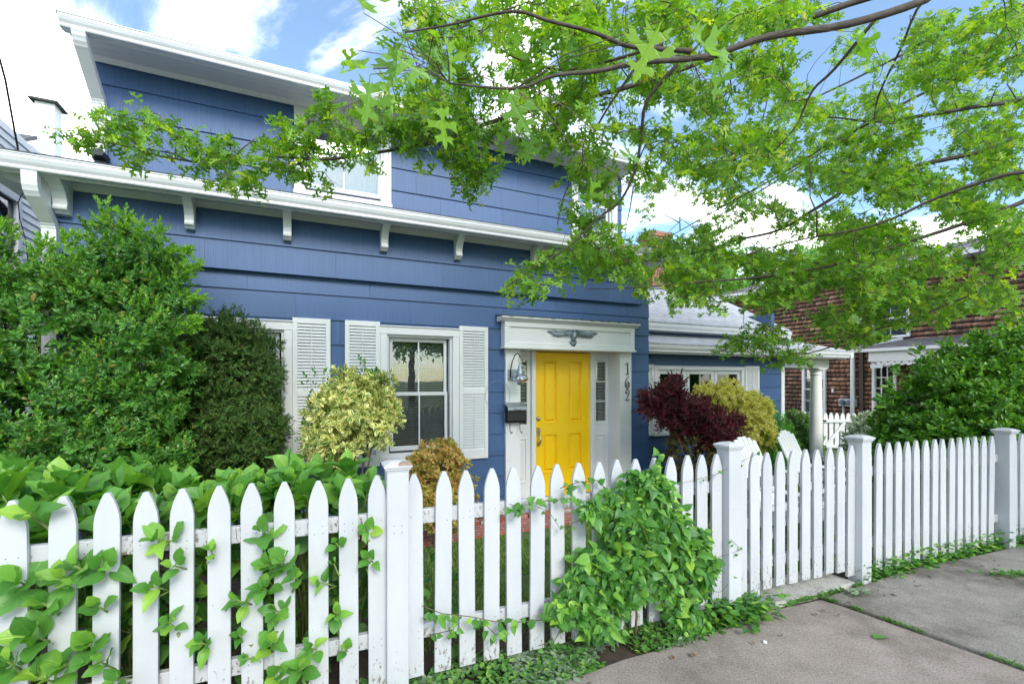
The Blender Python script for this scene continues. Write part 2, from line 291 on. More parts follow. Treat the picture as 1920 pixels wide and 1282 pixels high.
# ------------------------------------------------------------------ object helpers
def P(px, py, D):                       # a sight line of the survey at distance D metres -> world point
    return Vector(((px - CX) / F * D, D, CZ - (py - HY) / F * D))
def tag(o, label=None, cat=None, group=None, kind=None):
    if label: o['label'] = label
    if cat: o['category'] = cat
    if group: o['group'] = group
    if kind: o['kind'] = kind
    return o
def empty(name, loc=(0, 0, 0), rz=0.0, parent=None):
    o = bpy.data.objects.new(name, None); C.objects.link(o); o.location = loc; o.rotation_euler = (0, 0, rz); o.empty_display_size = 0.1
    if parent: o.parent = parent
    return o
class MB:
    def __init__(s): s.v = []; s.f = []; s.uv = None
    def add(s, vs, fs):
        k = len(s.v); s.v += [tuple(v) for v in vs]; s.f += [tuple(i + k for i in f) for f in fs]; return s
    def box(s, x0, x1, y0, y1, z0, z1):
        return s.add([(x0, y0, z0), (x1, y0, z0), (x1, y1, z0), (x0, y1, z0), (x0, y0, z1), (x1, y0, z1), (x1, y1, z1), (x0, y1, z1)],
                     [(0, 3, 2, 1), (4, 5, 6, 7), (0, 1, 5, 4), (1, 2, 6, 5), (2, 3, 7, 6), (3, 0, 4, 7)])
    def hexa(s, pts):
        return s.add(pts, [(0, 3, 2, 1), (4, 5, 6, 7), (0, 1, 5, 4), (1, 2, 6, 5), (2, 3, 7, 6), (3, 0, 4, 7)])
    def prism(s, outline, axis, a, b):   # outline of 2D points extruded along axis between a and b
        n = len(outline)
        def mk(p, h): return {'x': (h, p[0], p[1]), 'y': (p[0], h, p[1]), 'z': (p[0], p[1], h)}[axis]
        vs = [mk(p, a) for p in outline] + [mk(p, b) for p in outline]
        fs = [tuple(range(n)), tuple(range(2 * n - 1, n - 1, -1))] + [(i, i + n, (i + 1) % n + n, (i + 1) % n) for i in range(n)]
        return s.add(vs, fs)
    def tube(s, pts, rad, seg=8, cap=True, flat=None):
        pts = [Vector(p) for p in pts]; n = len(pts)
        if not hasattr(rad, '__len__'): rad = [rad] * n
        k = len(s.v); up = Vector((0, 0, 1)); last = None
        for i, p in enumerate(pts):
            t = (pts[min(i + 1, n - 1)] - pts[max(i - 1, 0)]).normalized()
            if last is None:
                a = t.cross(up if abs(t.z) < 0.95 else Vector((1, 0, 0))).normalized()
            else:
                a = (last - t * last.dot(t)).normalized()
            last = a; b = t.cross(a)
            for j in range(seg):
                an = 2 * math.pi * j / seg
                s.v.append(tuple(p + (a * math.cos(an) + b * math.sin(an)) * rad[i]))
        for i in range(n - 1):
            for j in range(seg):
                q = (j + 1) % seg
                s.f.append((k + i * seg + j, k + i * seg + q, k + (i + 1) * seg + q, k + (i + 1) * seg + j))
        if cap:
            s.f.append(tuple(k + j for j in range(seg))[::-1]); s.f.append(tuple(k + (n - 1) * seg + j for j in range(seg)))
        return s
    def lathe(s, prof, cx, cy, seg=24):
        k = len(s.v); n = len(prof)
        for r, z in prof:
            for j in range(seg):
                a = 2 * math.pi * j / seg; s.v.append((cx + r * math.cos(a), cy + r * math.sin(a), z))
        for i in range(n - 1):
            for j in range(seg):
                q = (j + 1) % seg; s.f.append((k + i * seg + j, k + i * seg + q, k + (i + 1) * seg + q, k + (i + 1) * seg + j))
        s.f.append(tuple(k + j for j in range(seg))[::-1]); s.f.append(tuple(k + (n - 1) * seg + j for j in range(seg)))
        return s
    def build(s, name, mat, parent=None, smooth=False, bevel=0.0, uvplane=None, loc=None):
        me = bpy.data.meshes.new(name); me.from_pydata(s.v, [], s.f); me.update()
        o = bpy.data.objects.new(name, me); C.objects.link(o); me.materials.append(mat)
        if smooth:
            me.polygons.foreach_set('use_smooth', [True] * len(me.polygons))
            if smooth == 'auto':
                try: me.set_sharp_from_angle(angle=R(38))
                except Exception: pass
        if uvplane:
            u = me.uv_layers.new(name='UVMap'); (au, av) = uvplane
            for l in me.loops:
                c = me.vertices[l.vertex_index].co; u.data[l.index].uv = (sum(c[i] * au[i] for i in range(3)), sum(c[i] * av[i] for i in range(3)))
        if bevel:
            md = o.modifiers.new('bevel', 'BEVEL'); md.width = bevel; md.segments = 2; md.limit_method = 'ANGLE'; md.angle_limit = R(40)
        if parent is not None: o.parent = parent
        if loc is not None: o.location = loc
        return o
def np_mesh(name, V, polys, mat, parent=None, uv=None, smooth=False):
    """polys: list of (F,k) int arrays. uv: (N,2) per vertex."""
    me = bpy.data.meshes.new(name); V = np.asarray(V, np.float32)
    me.vertices.add(len(V)); me.vertices.foreach_set('co', V.ravel())
    idx = np.concatenate([p.ravel() for p in polys]).astype(np.int32)
    tot = np.concatenate([np.full(len(p), p.shape[1]) for p in polys]).astype(np.int32)
    st = np.concatenate([[0], np.cumsum(tot)[:-1]]).astype(np.int32)
    me.loops.add(len(idx)); me.loops.foreach_set('vertex_index', idx)
    me.polygons.add(len(tot)); me.polygons.foreach_set('loop_start', st); me.polygons.foreach_set('loop_total', tot)
    if smooth: me.polygons.foreach_set('use_smooth', np.ones(len(tot), bool))
    if uv is not None:
        u = me.uv_layers.new(name='UVMap'); u.data.foreach_set('uv', np.asarray(uv, np.float32)[idx].ravel())
    me.update(calc_edges=True); me.validate()
    o = bpy.data.objects.new(name, me); C.objects.link(o); me.materials.append(mat)
    if parent is not None: o.parent = parent
    return o
# leaf templates: (verts, [polys], uv); leaf lies along +Y, normal +Z, unit length
def tpl_simple(w=0.28, fold=0.25, droop=0.12, peak=0.45):
    v = np.array([(0, 0, 0), (w, peak, w * fold), (0, 1, -droop), (-w, peak, w * fold), (0, peak, 0)], float)
    return v, [np.array([(0, 1, 4), (1, 2, 4), (0, 4, 3), (4, 2, 3)])], np.array([(0, 0), (1, .5), (0, 1), (-1, .5), (0, .5)], float)
def tpl_grid(prof, w=0.3, fold=0.25, droop=0.3, wave=0.0, cols=5, tipcurl=0.0):
    n = len(prof); vs = []; uv = []
    for i, (v, wd) in enumerate(prof):
        for j in range(cols):
            u = -1 + 2 * j / (cols - 1)
            z = abs(u) * wd * w * fold * (1 if cols < 4 else (1.25 - 0.5 * abs(u))) - droop * v * v + wave * math.sin(v * 19 + (1.3 if u > 0 else 0)) * abs(u) * w
            vs.append((u * wd * w, v - 0.10 * droop * v * v, z)); uv.append((u, v))
    fs = [(i * cols + j, i * cols + j + 1, (i + 1) * cols + j + 1, (i + 1) * cols + j) for i in range(n - 1) for j in range(cols - 1)]
    return np.array(vs), [np.array(fs)], np.array(uv)
T_small = tpl_simple(0.24, 0.3, 0.05, 0.6)
T_need = tpl_simple(0.15, 0.2, 0.1, 0.5)
T_oval = tpl_grid([(0, .05), (.25, .8), (.55, 1), (.82, .62), (1, .04)], 0.24, 0.35, 0.12, cols=3)
T_round = tpl_grid([(0, .15), (.2, .85), (.5, 1), (.8, .7), (1, .06)], 0.36, 0.25, 0.1, cols=3)
T_hyd = tpl_grid([(0, .03), (.06, .28), (.16, .70), (.30, .95), (.46, 1.0), (.62, .90), (.77, .66), (.89, .34), (.96, .12), (1.0, .01)], 0.34, 0.30, 0.34, 0.10, 5)
T_hyd2 = tpl_grid([(0, .03), (.06, .28), (.16, .70), (.30, .95), (.46, 1.0), (.62, .90), (.77, .66), (.89, .34), (.96, .12), (1.0, .01)], 0.36, 0.55, 0.05, 0.08, 5)
T_hyd3 = tpl_grid([(0, .03), (.08, .35), (.20, .78), (.36, .98), (.52, 1.0), (.68, .82), (.82, .52), (.93, .2), (1.0, .01)], 0.29, 0.8, 0.55, 0.14, 5)
T_hyd4 = tpl_grid([(0, .03), (.06, .32), (.18, .78), (.33, 1.0), (.5, .98), (.66, .84), (.8, .56), (.92, .24), (1.0, .01)], 0.40, 0.12, 0.20, 0.16, 5)
T_heart2 = tpl_grid([(0, .4), (.08, .8), (.25, 1.0), (.48, .9), (.70, .58), (.88, .22), (1, .02)], 0.28, 0.6, 0.45, 0.08, 5)
T_heart = tpl_grid([(0, .5), (.08, .92), (.25, 1.0), (.48, .84), (.70, .50), (.88, .18), (1, .02)], 0.36, 0.22, 0.22, 0.03, 5)
def tpl_oak(hi=True, cup=0.5, curl=0.10, twist=0.0, seed=0, bendx=0.0):
    rr = random.Random(seed); jt_ = lambda p: (p[0] * rr.uniform(.82, 1.14), p[1] + rr.uniform(-.025, .025)) if p[0] > .08 else p
    if hi: h = [(.012, 0), (.018, .16), (.09, .18), (.22, .11), (.30, .13), (.25, .21), (.31, .27), (.15, .31), (.06, .37), (.06, .44), (.22, .46), (.40, .38), (.50, .40), (.43, .51), (.53, .60), (.42, .60), (.24, .60), (.09, .64), (.07, .70), (.11, .76), (.22, .77), (.34, .78), (.26, .85), (.30, .94), (.16, .89), (.07, .90), (.08, .97)]
    else: h = [(.02, 0), (.03, .16), (.26, .11), (.30, .26), (.06, .38), (.07, .46), (.48, .38), (.52, .60), (.09, .66), (.32, .78), (.29, .93), (.06, .90)]
    rt = [jt_(p) for p in h]; lf_ = [jt_(p) for p in h]; pts = rt + [(0, 1.10)] + [(-x, y) for x, y in reversed(lf_)]
    v = np.array([(x * .92 + bendx * y * y, y, cup * x * x - curl * y * y + twist * x * y + .03 * math.sin(9 * x + 7 * y + seed)) for x, y in pts]); uv = np.array([(x * 2, y) for x, y in pts])
    return v, [np.arange(len(pts))[None, :]], uv
OAK_HI = [tpl_oak(True, 0.9, 0.30, 0.2, 1, .08), tpl_oak(True, -0.6, -0.12, -.3, 2, -.1), tpl_oak(True, 1.3, 0.05, .4, 3, .05), tpl_oak(True, 0.3, 0.5, -.2, 4, .12), tpl_oak(True, -0.9, 0.22, .3, 5, -.06)]
OAK_LO = [tpl_oak(False, 0.8, 0.25, .3, 6, .08), tpl_oak(False, -0.7, 0.12, -.3, 7, -.08), tpl_oak(False, 1.2, -0.1, .2, 8, .05), tpl_oak(False, 0.1, 0.45, -.3, 9, .1)]
def frames(d, up=None, jitter=0.0):
    """rotation matrices whose Y axis is d and Z axis is as close as possible to up (arrays)"""
    d = d / np.linalg.norm(d, axis=1, keepdims=True)
    if up is None:
        up = rng.normal(size=d.shape)
    if jitter: up = up + rng.normal(size=d.shape) * jitter
    x = np.cross(d, up); ln = np.linalg.norm(x, axis=1, keepdims=True); x = np.where(ln < 1e-6, np.array([[1., 0, 0]]), x / np.maximum(ln, 1e-6))
    z = np.cross(x, d)
    return np.stack([x, d, z], axis=2)
def inst(tpl, loc, Rm, scale):
    v, polys, uv = tpl; m = len(loc); n = len(v)
    V = np.einsum('mij,nj->mni', Rm, v) * np.asarray(scale).reshape(-1, 1, 1) + loc[:, None, :]
    off = (np.arange(m) * n)
    PP = [(p[None, :, :] + off[:, None, None]).reshape(-1, p.shape[1]) for p in polys]
    return V.reshape(-1, 3), PP, np.tile(uv, (m, 1))
def merge(parts):
    Vs = []; PS = {}; U = []; k = 0
    for V, PP, uv in parts:
        for p in PP: PS.setdefault(p.shape[1], []).append(p + k)
        Vs.append(V); U.append(uv); k += len(V)
    return np.concatenate(Vs), [np.concatenate(x) for x in PS.values()], np.concatenate(U)
def sprig(leaf, n, length, lsize, pitch=0.9, whorl=1, tip=True, angle0=2.4, taper=0.5):
    """a shoot of leaves along +Y as one template"""
    loc = []; d = []; up = []; sc_ = []
    for i in range(n):
        a = (i // whorl) * angle0 + (i % whorl) * 2 * math.pi / whorl + random.uniform(-.2, .2); t = (i + 0.5) / n
        pi_ = pitch * (1.15 - 0.75 * t) + random.uniform(-.12, .12)
        dd = Vector((math.cos(a) * math.sin(pi_), math.cos(pi_), math.sin(a) * math.sin(pi_)))
        uu = Vector((0, 1, 0)) * math.sin(pi_) - Vector((math.cos(a), 0, math.sin(a))) * math.cos(pi_)
        loc.append((0, t * length, 0)); d.append(dd); up.append(uu); sc_.append(lsize * (1 - taper * t * t) * random.uniform(.85, 1.1))
    V, PP, uv = inst(leaf, np.array(loc), frames(np.array(d), np.array(up)), np.array(sc_))
    return V, PP, uv
def bush_points(blobs, n, lump=0.12, lscale=3.5, depth=0.25, clip=0.82, zmin=None):
    """points + normals near the surface of a union of ellipsoids, uneven and lumpy"""
    B = [(np.array(c), np.array(r)) for c, r in blobs]
    ar = np.array([(r[0] * r[1] + r[1] * r[2] + r[0] * r[2]) for c, r in B]); ar = ar / ar.sum()
    pts = []; nor = []
    for (c, r), a in zip(B, ar):
        m = int(n * a) + 1
        d = rng.normal(size=(m, 3)); d /= np.linalg.norm(d, axis=1, keepdims=True)
        nz = np.array([mnoise.noise(Vector((q + c) * lscale)) + 0.5 * mnoise.noise(Vector((q + c) * lscale * 2.3)) for q in d * r])
        s = 1 + lump * nz * 2 - depth * rng.random(m) ** 2
        p = c + d * r * s[:, None]; nn = d / r; nn /= np.linalg.norm(nn, axis=1, keepdims=True)
        pts.append(p); nor.append(nn)
    p = np.concatenate(pts); nn = np.concatenate(nor)
    keep = np.ones(len(p), bool)
    for c, r in B:
        q = np.linalg.norm((p - c) / r, axis=1); keep &= q > clip - depth * 0.5
    if zmin is not None: keep &= p[:, 2] > zmin
    return p[keep], nn[keep]
def core_mesh(blobs, f=0.72):
    mb = MB()
    for c, r in blobs:
        seg, rings = 14, 9; prof = []
        k = len(mb.v)
        for i in range(rings + 1):
            th = math.pi * i / rings
            for j in range(seg):
                ph = 2 * math.pi * j / seg
                d = Vector((math.sin(th) * math.cos(ph), math.sin(th) * math.sin(ph), math.cos(th)))
                s = f * (1 + 0.18 * mnoise.noise(d * 2.5 + Vector(c)))
                mb.v.append((c[0] + d.x * r[0] * s, c[1] + d.y * r[1] * s, c[2] + d.z * r[2] * s))
        for i in range(rings):
            for j in range(seg):
                q = (j + 1) % seg; mb.f.append((k + i * seg + j, k + (i + 1) * seg + j, k + (i + 1) * seg + q, k + i * seg + q))
    return mb
def bush(name, label, cat, blobs, sprigs, n, mat, base, upw=0.6, lump=0.12, lscale=3.5, depth=0.25, size=(0.8, 1.2), jitter=0.35, core=0.55, coremat=None, stems=5, group=None, zmin=0.03, extra=None, stemr=0.012, leaf_out=True, clumps=0, cr=.15, cdepth=.6):
    """a shrub: foliage (leaf by leaf), stems; base is a world point on the ground"""
    root = empty(name, base); tag(root, label, cat, group)
    b = Vector(base)
    lb = [((c[0] - b.x, c[1] - b.y, c[2] - b.z), r) for c, r in blobs]
    if clumps:                              # many small leafy heads with dark gaps between them
        cp, cn = bush_points(lb, clumps, lump, lscale, .22, zmin=zmin); hb_ = []
        for q in cp: r_ = cr * random.uniform(.65, 1.35); hb_.append((tuple(q), (r_, r_, r_ * random.uniform(.75, 1.15))))
        pts, nn = bush_points(hb_, n, .12, 9, cdepth, clip=.62, zmin=zmin)
        ctr = np.array([c for c, r in lb]).mean(0); od = pts - ctr; od /= np.linalg.norm(od, axis=1, keepdims=True)
        k_ = (nn * od).sum(1) > -.35; pts, nn = pts[k_], nn[k_]
    else: pts, nn = bush_points(lb, n, lump, lscale, depth, zmin=zmin)
    d = nn + np.array([0, 0, upw]) + rng.normal(size=nn.shape) * jitter
    parts = []; ch = rng.integers(0, len(sprigs), len(pts)); sz = rng.uniform(size[0], size[1], len(pts))
    for i, s in enumerate(sprigs):
        k = ch == i
        if k.sum() == 0: continue
        parts.append(inst(s, pts[k], frames(d[k], up=nn[k] if leaf_out else None, jitter=0.3), sz[k]))
    if core:                                # leaves deeper inside close the crown
        fp, fn_ = bush_points([(c, tuple(q * core for q in r)) for c, r in lb], int(len(pts) * .45), .1, 3, .35, clip=.5, zmin=zmin)
        parts.append(inst(sprigs[0], fp, frames(fn_ + rng.normal(size=fn_.shape) * .7), rng.uniform(size[0], size[1], len(fp)) * 1.35))
    V, PP, uv = merge(parts)
    np_mesh('foliage', V, PP, mat, root, uv)
    if extra:
        emat, frac, esp = extra
        k = (rng.random(len(pts)) < frac) & (nn[:, 2] > -0.1)
        V, PP, uv = merge([inst(esp, pts[k] + nn[k] * 0.02, frames(d[k] + np.array([0, 0, 0.6])), sz[k])])
        np_mesh('new_growth', V, PP, emat, root, uv)
    mb = MB()
    for i in range(stems):
        c, r = lb[i % len(lb)]; a = random.uniform(0, 6.28); e = Vector((c[0] + math.cos(a) * r[0] * .4, c[1] + math.sin(a) * r[1] * .4, c[2] + r[2] * random.uniform(.0, .5)))
        s0 = Vector((random.uniform(-.06, .06), random.uniform(-.06, .06), 0)); mid = s0.lerp(e, .5) + Vector((random.uniform(-.06, .06), random.uniform(-.06, .06), 0))
        mb.tube([s0, mid, e], [stemr * 1.4, stemr, stemr * .5], 6)
    if stems: mb.build('stem', M['bark'], root, smooth=True)
    return root
def scatter_obj(name, leaftpls, pts, dirs, ups, sizes, mat, parent=None, jitter=0.3, smooth=False):
    ch = rng.integers(0, len(leaftpls), len(pts)); parts = []
    for i, s in enumerate(leaftpls):
        k = ch == i
        if k.sum(): parts.append(inst(s, pts[k], frames(dirs[k], ups[k], jitter), sizes[k]))
    V, PP, uv = merge(parts); return np_mesh(name, V, PP, mat, parent, uv, smooth)

# frames of the plan: the blue house and the front fence
HA = math.atan2(870, 1890); H0 = (0.817, 6.44, 0.0)
FA = math.atan2(870, 2180); F0 = (-0.1127, 2.58, 0.0)
def hw(x, y, z=0.0): return Vector((H0[0] + math.cos(HA) * x - math.sin(HA) * y, H0[1] + math.sin(HA) * x + math.cos(HA) * y, z))
def fw(x, y, z=0.0): return Vector((F0[0] + math.cos(FA) * x - math.sin(FA) * y, F0[1] + math.sin(FA) * x + math.cos(FA) * y, z))
#@@PART2
# ------------------------------------------------------------------ the ground
def ground_z(x, y):                       # lawn falls a little towards the back
    return -0.03 - 0.02 * max(0, min(1, (y - 2) / 6)) - (0.14 * max(0, min(1, (y - 7.5) / 4)))
mb = MB(); nx, ny = 60, 60
xs = [-60 + 120 * (i / nx) for i in range(nx + 1)]; xs = sorted(set([-400, 400] + [round(x, 3) for x in xs])); ys = sorted(set([-400, 500] + [-30 + 1.5 * i for i in range(56)]))
for y in ys:
    for x in xs: mb.v.append((x, y, ground_z(x, y)))
for j in range(len(ys) - 1):
    for i in range(len(xs) - 1): mb.f.append((j * len(xs) + i, j * len(xs) + i + 1, (j + 1) * len(xs) + i + 1, (j + 1) * len(xs) + i))
tag(mb.build('ground', M['lawn'], smooth=True), kind='structure')
def sheet(name, pts, mat, kind='structure', th=0.06, bevel=0.004):
    o = MB().prism([(p.x, p.y) for p in pts], 'z', pts[0].z - th, pts[0].z).build(name, mat, bevel=bevel); tag(o, kind=kind); return o
sheet('planting_strip', [fw(-3.5, -0.40, -0.006), fw(1.9, -0.3, -0.006), fw(12, -0.2, -0.006), fw(12, 0.25, -0.006), fw(3.0, 0.25, -0.006), fw(-0.3, 0.7, -0.006), fw(-0.6, 2.2, -0.006), fw(-6, 2.4, -0.006)], M['soil'], th=0.03, bevel=0)
sheet('house_bed', [hw(-7.5, -0.75, -0.012), hw(1.5, -0.75, -0.012), hw(5.7, 0.0, -0.012), hw(5.7, 0.84, -0.012), hw(1.4, 0.84, -0.012), hw(1.36, 0.0, -0.012), hw(-7.5, 0.0, -0.012)], M['soil'], th=0.02, bevel=0)
# sidewalk: the newer slabs on the left, the old aggregate slab on the right of the joint
jt = [(2.55, -0.10), (2.60, -0.25), (2.66, -0.55), (2.76, -1.05), (2.84, -1.6), (2.9, -2.4)]
edge = [(-4.0, -0.34), (-1.0, -0.30), (0.2, -0.235), (0.75, -0.175), (1.25, -0.17), (1.6, -0.12), (1.9, -0.075)]
sheet('sidewalk', [fw(x, y, 0.0) for x, y in edge + [(a - 0.012, b) for a, b in jt]] + [fw(-4.0, -2.4, 0.0)], M['conc_new'], bevel=0.006)
sheet('old_sidewalk', [fw(2.572, -0.10, 0.012)] + [fw(3.05, -0.07, 0.012), fw(3.9, -0.02, 0.012), fw(4.6, -0.06, 0.012), fw(5.6, -0.09, 0.012), fw(14, -0.1, 0.012), fw(14, -2.4, 0.012)] + [fw(a + 0.02, b, 0.012) for a, b in reversed(jt[1:])], M['conc_old'], bevel=0.008)
sheet('gate_threshold', [fw(1.76, -0.055, 0.03), fw(2.50, -0.075, 0.03), fw(3.02, -0.05, 0.03), fw(3.0, 0.26, 0.03), fw(1.76, 0.26, 0.03)], M['conc_slab'], bevel=0.012)
sheet('sidewalk_verge', [fw(-9, -3.4, -0.012), fw(16, -3.4, -0.012), fw(16, -2.38, -0.012), fw(-9, -2.38, -0.012)], M['lawn'], th=0.03, bevel=0)
sheet('curb', [fw(-40, -3.6, 0.0), fw(60, -3.6, 0.0), fw(60, -3.42, 0.0), fw(-40, -3.42, 0.0)], M['conc_slab'], th=0.2)
sheet('road', [fw(-60, -12, -0.005), fw(80, -12, -0.005), fw(80, -3.6, -0.005), fw(-60, -3.6, -0.005)], M['asphalt'], th=0.03, bevel=0)
pb = MB().box(-2.6, 1.3, -0.95, -0.62, -0.05, -0.004); pth = pb.build('brick_path', M['brick'], uvplane=((1, 0, 0), (0, 1, 0))); pth.location = (H0[0], H0[1], 0); pth.rotation_euler = (0, 0, HA); tag(pth, kind='structure')
# brick border along the house bed, seen between the pickets
for i in range(1):
    mb = MB(); x = -3.2; k = 0
    while x < 1.3:
        mb.box(x, x + 0.19, -0.60 + random.uniform(-.01, .01), -0.51, -0.04, 0.03 + random.uniform(-.006, .006)); x += 0.2 + random.uniform(0, .01)
    o = mb.build('brick_edging', M['brick'], bevel=0.004, uvplane=((1, 0, 0), (0, 1, 0))); o.location = (H0[0], H0[1], 0); o.rotation_euler = (0, 0, HA)
    tag(o, 'low row of red bricks edging the flower bed in front of the blue house', 'edging')

# ------------------------------------------------------------------ wall builder
def cut(x0, x1, z0, z1, ops):
    """split a rectangle around openings -> list of (x0,x1,z0,z1)"""
    zs = sorted({z0, z1} | {z for o in ops for z in (o[2], o[3]) if z0 < z < z1 and o[0] < x1 and o[1] > x0}); out = []
    for a, b in zip(zs, zs[1:]):
        segs = [(x0, x1)]
        for o in ops:
            if o[2] < b - 1e-6 and o[3] > a + 1e-6:
                ns = []
                for s, e in segs:
                    if o[1] <= s or o[0] >= e: ns.append((s, e)); continue
                    if o[0] > s: ns.append((s, o[0]))
                    if o[1] < e: ns.append((o[1], e))
                segs = ns
        out += [(s, e, a, b) for s, e in segs if e - s > 0.004]
    return out
def shingles(mb, x0, x1, rows, yf, ops=(), proud=0.016, panel=1.22, gap=0.0018, back=0.03):
    for ri, (za, zb) in enumerate(zip(rows, rows[1:])):
        x = x0 - panel * ((ri * 0.37) % 1)
        while x < x1:
            a, b = max(x, x0), min(x + panel - gap, x1)
            if b - a > 0.01:
                jit = random.uniform(-.0015, .0015)
                for (s, e, c, d) in cut(a, b, za, zb, ops):
                    f0 = yf - proud * (zb - c) / (zb - za) + jit; f1 = yf - proud * (zb - d) / (zb - za) + jit
                    mb.hexa([(s, f0, c), (e, f0, c), (e, yf + back, c), (s, yf + back, c), (s, f1, d), (e, f1, d), (e, yf + back, d), (s, yf + back, d)])
            x += panel
def backing(mb, x0, x1, z0, z1, y0, y1, ops=()):
    for s, e, c, d in cut(x0, x1, z0, z1, ops): mb.box(s, e, y0, y1, c, d)

house = empty('blue_house', H0, HA); tag(house, 'two-storey blue shingled house with white trim and a yellow front door', 'house')
W1 = (-4.44, -3.495, 0.674, 2.25); W2 = (-2.582, -1.635, 0.674, 2.25)
ops_low = [(-4.39, -3.545, 0.72, 2.2), (-2.53, -1.685, 0.72, 2.2), (-0.82, 0.82, -0.2, 2.04)]
rows = [-0.16, 0.12, 0.387, 0.655, 0.93, 1.20, 1.47, 1.745, 2.01, 2.28, 2.555, 2.80]
mb = MB(); shingles(mb, -5.5, 1.37, rows, 0.0, ops_low); mb.build('siding', M['siding'], house)
mb = MB(); shingles(mb, -5.5, 1.17, [2.742, 3.03, 3.38], -0.045, back=0.05); mb.build('frieze_siding', M['siding'], house)
MB().box(1.17, 1.205, -0.058, 0.0, 2.742, 3.375).box(-5.52, 1.20, -0.072, -0.02, 2.735, 2.75).build('frieze_edge', M['sidingtrim'], house, bevel=0.002)
mb = MB(); backing(mb, -5.5, 1.37, -0.2, 3.4, 0.03, 0.13, ops_low)
mb.box(-5.5, -5.4, 0.13, 5.0, -0.2, 3.4).box(1.27, 1.37, 0.13, 5.0, -0.2, 3.4).box(-5.4, 1.27, 4.9, 5.0, -0.2, 3.4)
mb.build('wall', M['sidingtrim'], house)
mb = MB(); mb.box(-5.3, 1.2, 2.6, 2.65, -0.1, 4.6).box(-5.3, 1.2, 0.85, 0.88, 2.5, 4.6).box(-5.3, -3.0, 1.0, 2.6, 2.45, 2.5); mb.build('dark_room_backing', M['dark'], house)  # dark sheets behind the panes, room shade put into their colour
mb = MB(); mb.box(-5.4, 1.27, 0.13, 6.9, -0.2, -0.15); mb.build('floor_slab', M['dark'], house)
# upper storey
W3 = (-3.48, -2.34, 3.84, 4.93); W4 = (0.41, 1.27, 3.85, 4.93)
ops_up = [(-3.42, -2.40, 3.9, 4.9), (0.47, 1.21, 3.9, 4.9)]
mb = MB(); shingles(mb, -5.35, 1.37, [3.79, 4.095, 4.39, 4.69, 4.96], 0.65, ops_up, panel=0.92); mb.build('upper_siding', M['siding'], house)
mb = MB(); backing(mb, -5.35, 1.37, 3.5, 5.2, 0.68, 0.78, ops_up); mb.box(-5.35, -5.25, 0.78, 6.9, 3.6, 4.95).box(1.27, 1.37, 0.78, 6.9, 3.6, 4.95); mb.build('upper_wall', M['sidingtrim'], house)
mb = MB(); shingles(mb, 0.65, 6.9, [3.79, 4.095, 4.39, 4.69, 4.96], 0.0, panel=0.92)
# turn to the right-hand side wall
mb.v = [(1.39 - v[1] - 0.02, v[0], v[2]) for v in mb.v]; mb.build('side_siding', M['siding'], house)
# eaves
def gutter(x0, x1, y, z, name='gutter', h=0.12, d=0.11, mat='alu'):
    pr = [(y + d, z), (y + 0.035, z), (y + 0.028, z + 0.012), (y + 0.03, z + 0.03), (y + 0.012, z + 0.055), (y, z + 0.085), (y, z + h - 0.012), (y - 0.006, z + h - 0.01), (y - 0.006, z + h), (y + 0.012, z + h), (y + 0.012, z + h - 0.02), (y + d, z + h - 0.02)]
    return MB().prism(pr, 'x', x0, x1).build(name, M[mat], house, bevel=0.002)
MB().box(-5.85, 1.62, -0.315, 0.65, 3.372, 3.40).build('soffit', M['soffit'], house)
MB().prism([(-0.05, 3.372), (-0.05, 3.325), (-0.062, 3.325), (-0.075, 3.345), (-0.11, 3.372)], 'x', -5.5, 1.2).build('crown_moulding', M['white'], house)
MB().box(-5.85, 1.62, -0.335, -0.315, 3.325, 3.47).build('fascia', M['white'], house, bevel=0.002)
gutter(-5.86, 1.64, -0.445, 3.335)
MB().box(-5.43, 1.40, 0.21, 0.78, 4.935, 4.96).build('soffit', M['soffit'], house)
MB().box(-5.43, 1.395, 0.19, 0.21, 4.88, 4.995).box(-5.45, 1.37, 0.42, 0.425, 4.931, 4.935).build('fascia', M['white'], house, bevel=0.002)
MB().prism([(0.63, 4.935), (0.63, 4.90), (0.618, 4.90), (0.60, 4.915), (0.575, 4.935)], 'x', -5.35, 1.37).build('crown_moulding', M['white'], house)
gutter(-5.44, 1.39, 0.085, 4.885, h=0.115)
# roofs
def slab(name, x0, x1, ya, za, yb, zb, th, mat):
    n = Vector((0, -(zb - za), yb - ya)).normalized() * th
    mb = MB().hexa([(x0, ya, za), (x1, ya, za), (x1, yb, zb), (x0, yb, zb), (x0, ya + n.y, za + n.z), (x1, ya + n.y, za + n.z), (x1, yb + n.y, zb + n.z), (x0, yb + n.y, zb + n.z)])
    return mb.build(name, M[mat], house, uvplane=((1, 0, 0), (0, 1.0, 0)))
slab('lower_roof', -5.78, 1.60, -0.40, 3.455, 2.7, 4.52, 0.03, 'roof_dark')
slab('upper_roof', -5.46, 1.41, 0.12, 4.99, 3.6, 6.05, 0.03, 'roof_dark'); slab('upper_roof', -5.46, 1.41, 3.6, 6.05, 7.3, 4.7, 0.03, 'roof_dark')
MB().hexa([(-5.82, -0.33, 3.36), (-5.76, -0.33, 3.36), (-5.76, 2.7, 4.40), (-5.82, 2.7, 4.40), (-5.82, -0.33, 3.46), (-5.76, -0.33, 3.46), (-5.76, 2.7, 4.52), (-5.82, 2.7, 4.52)]).build('rake_board', M['white'], house)
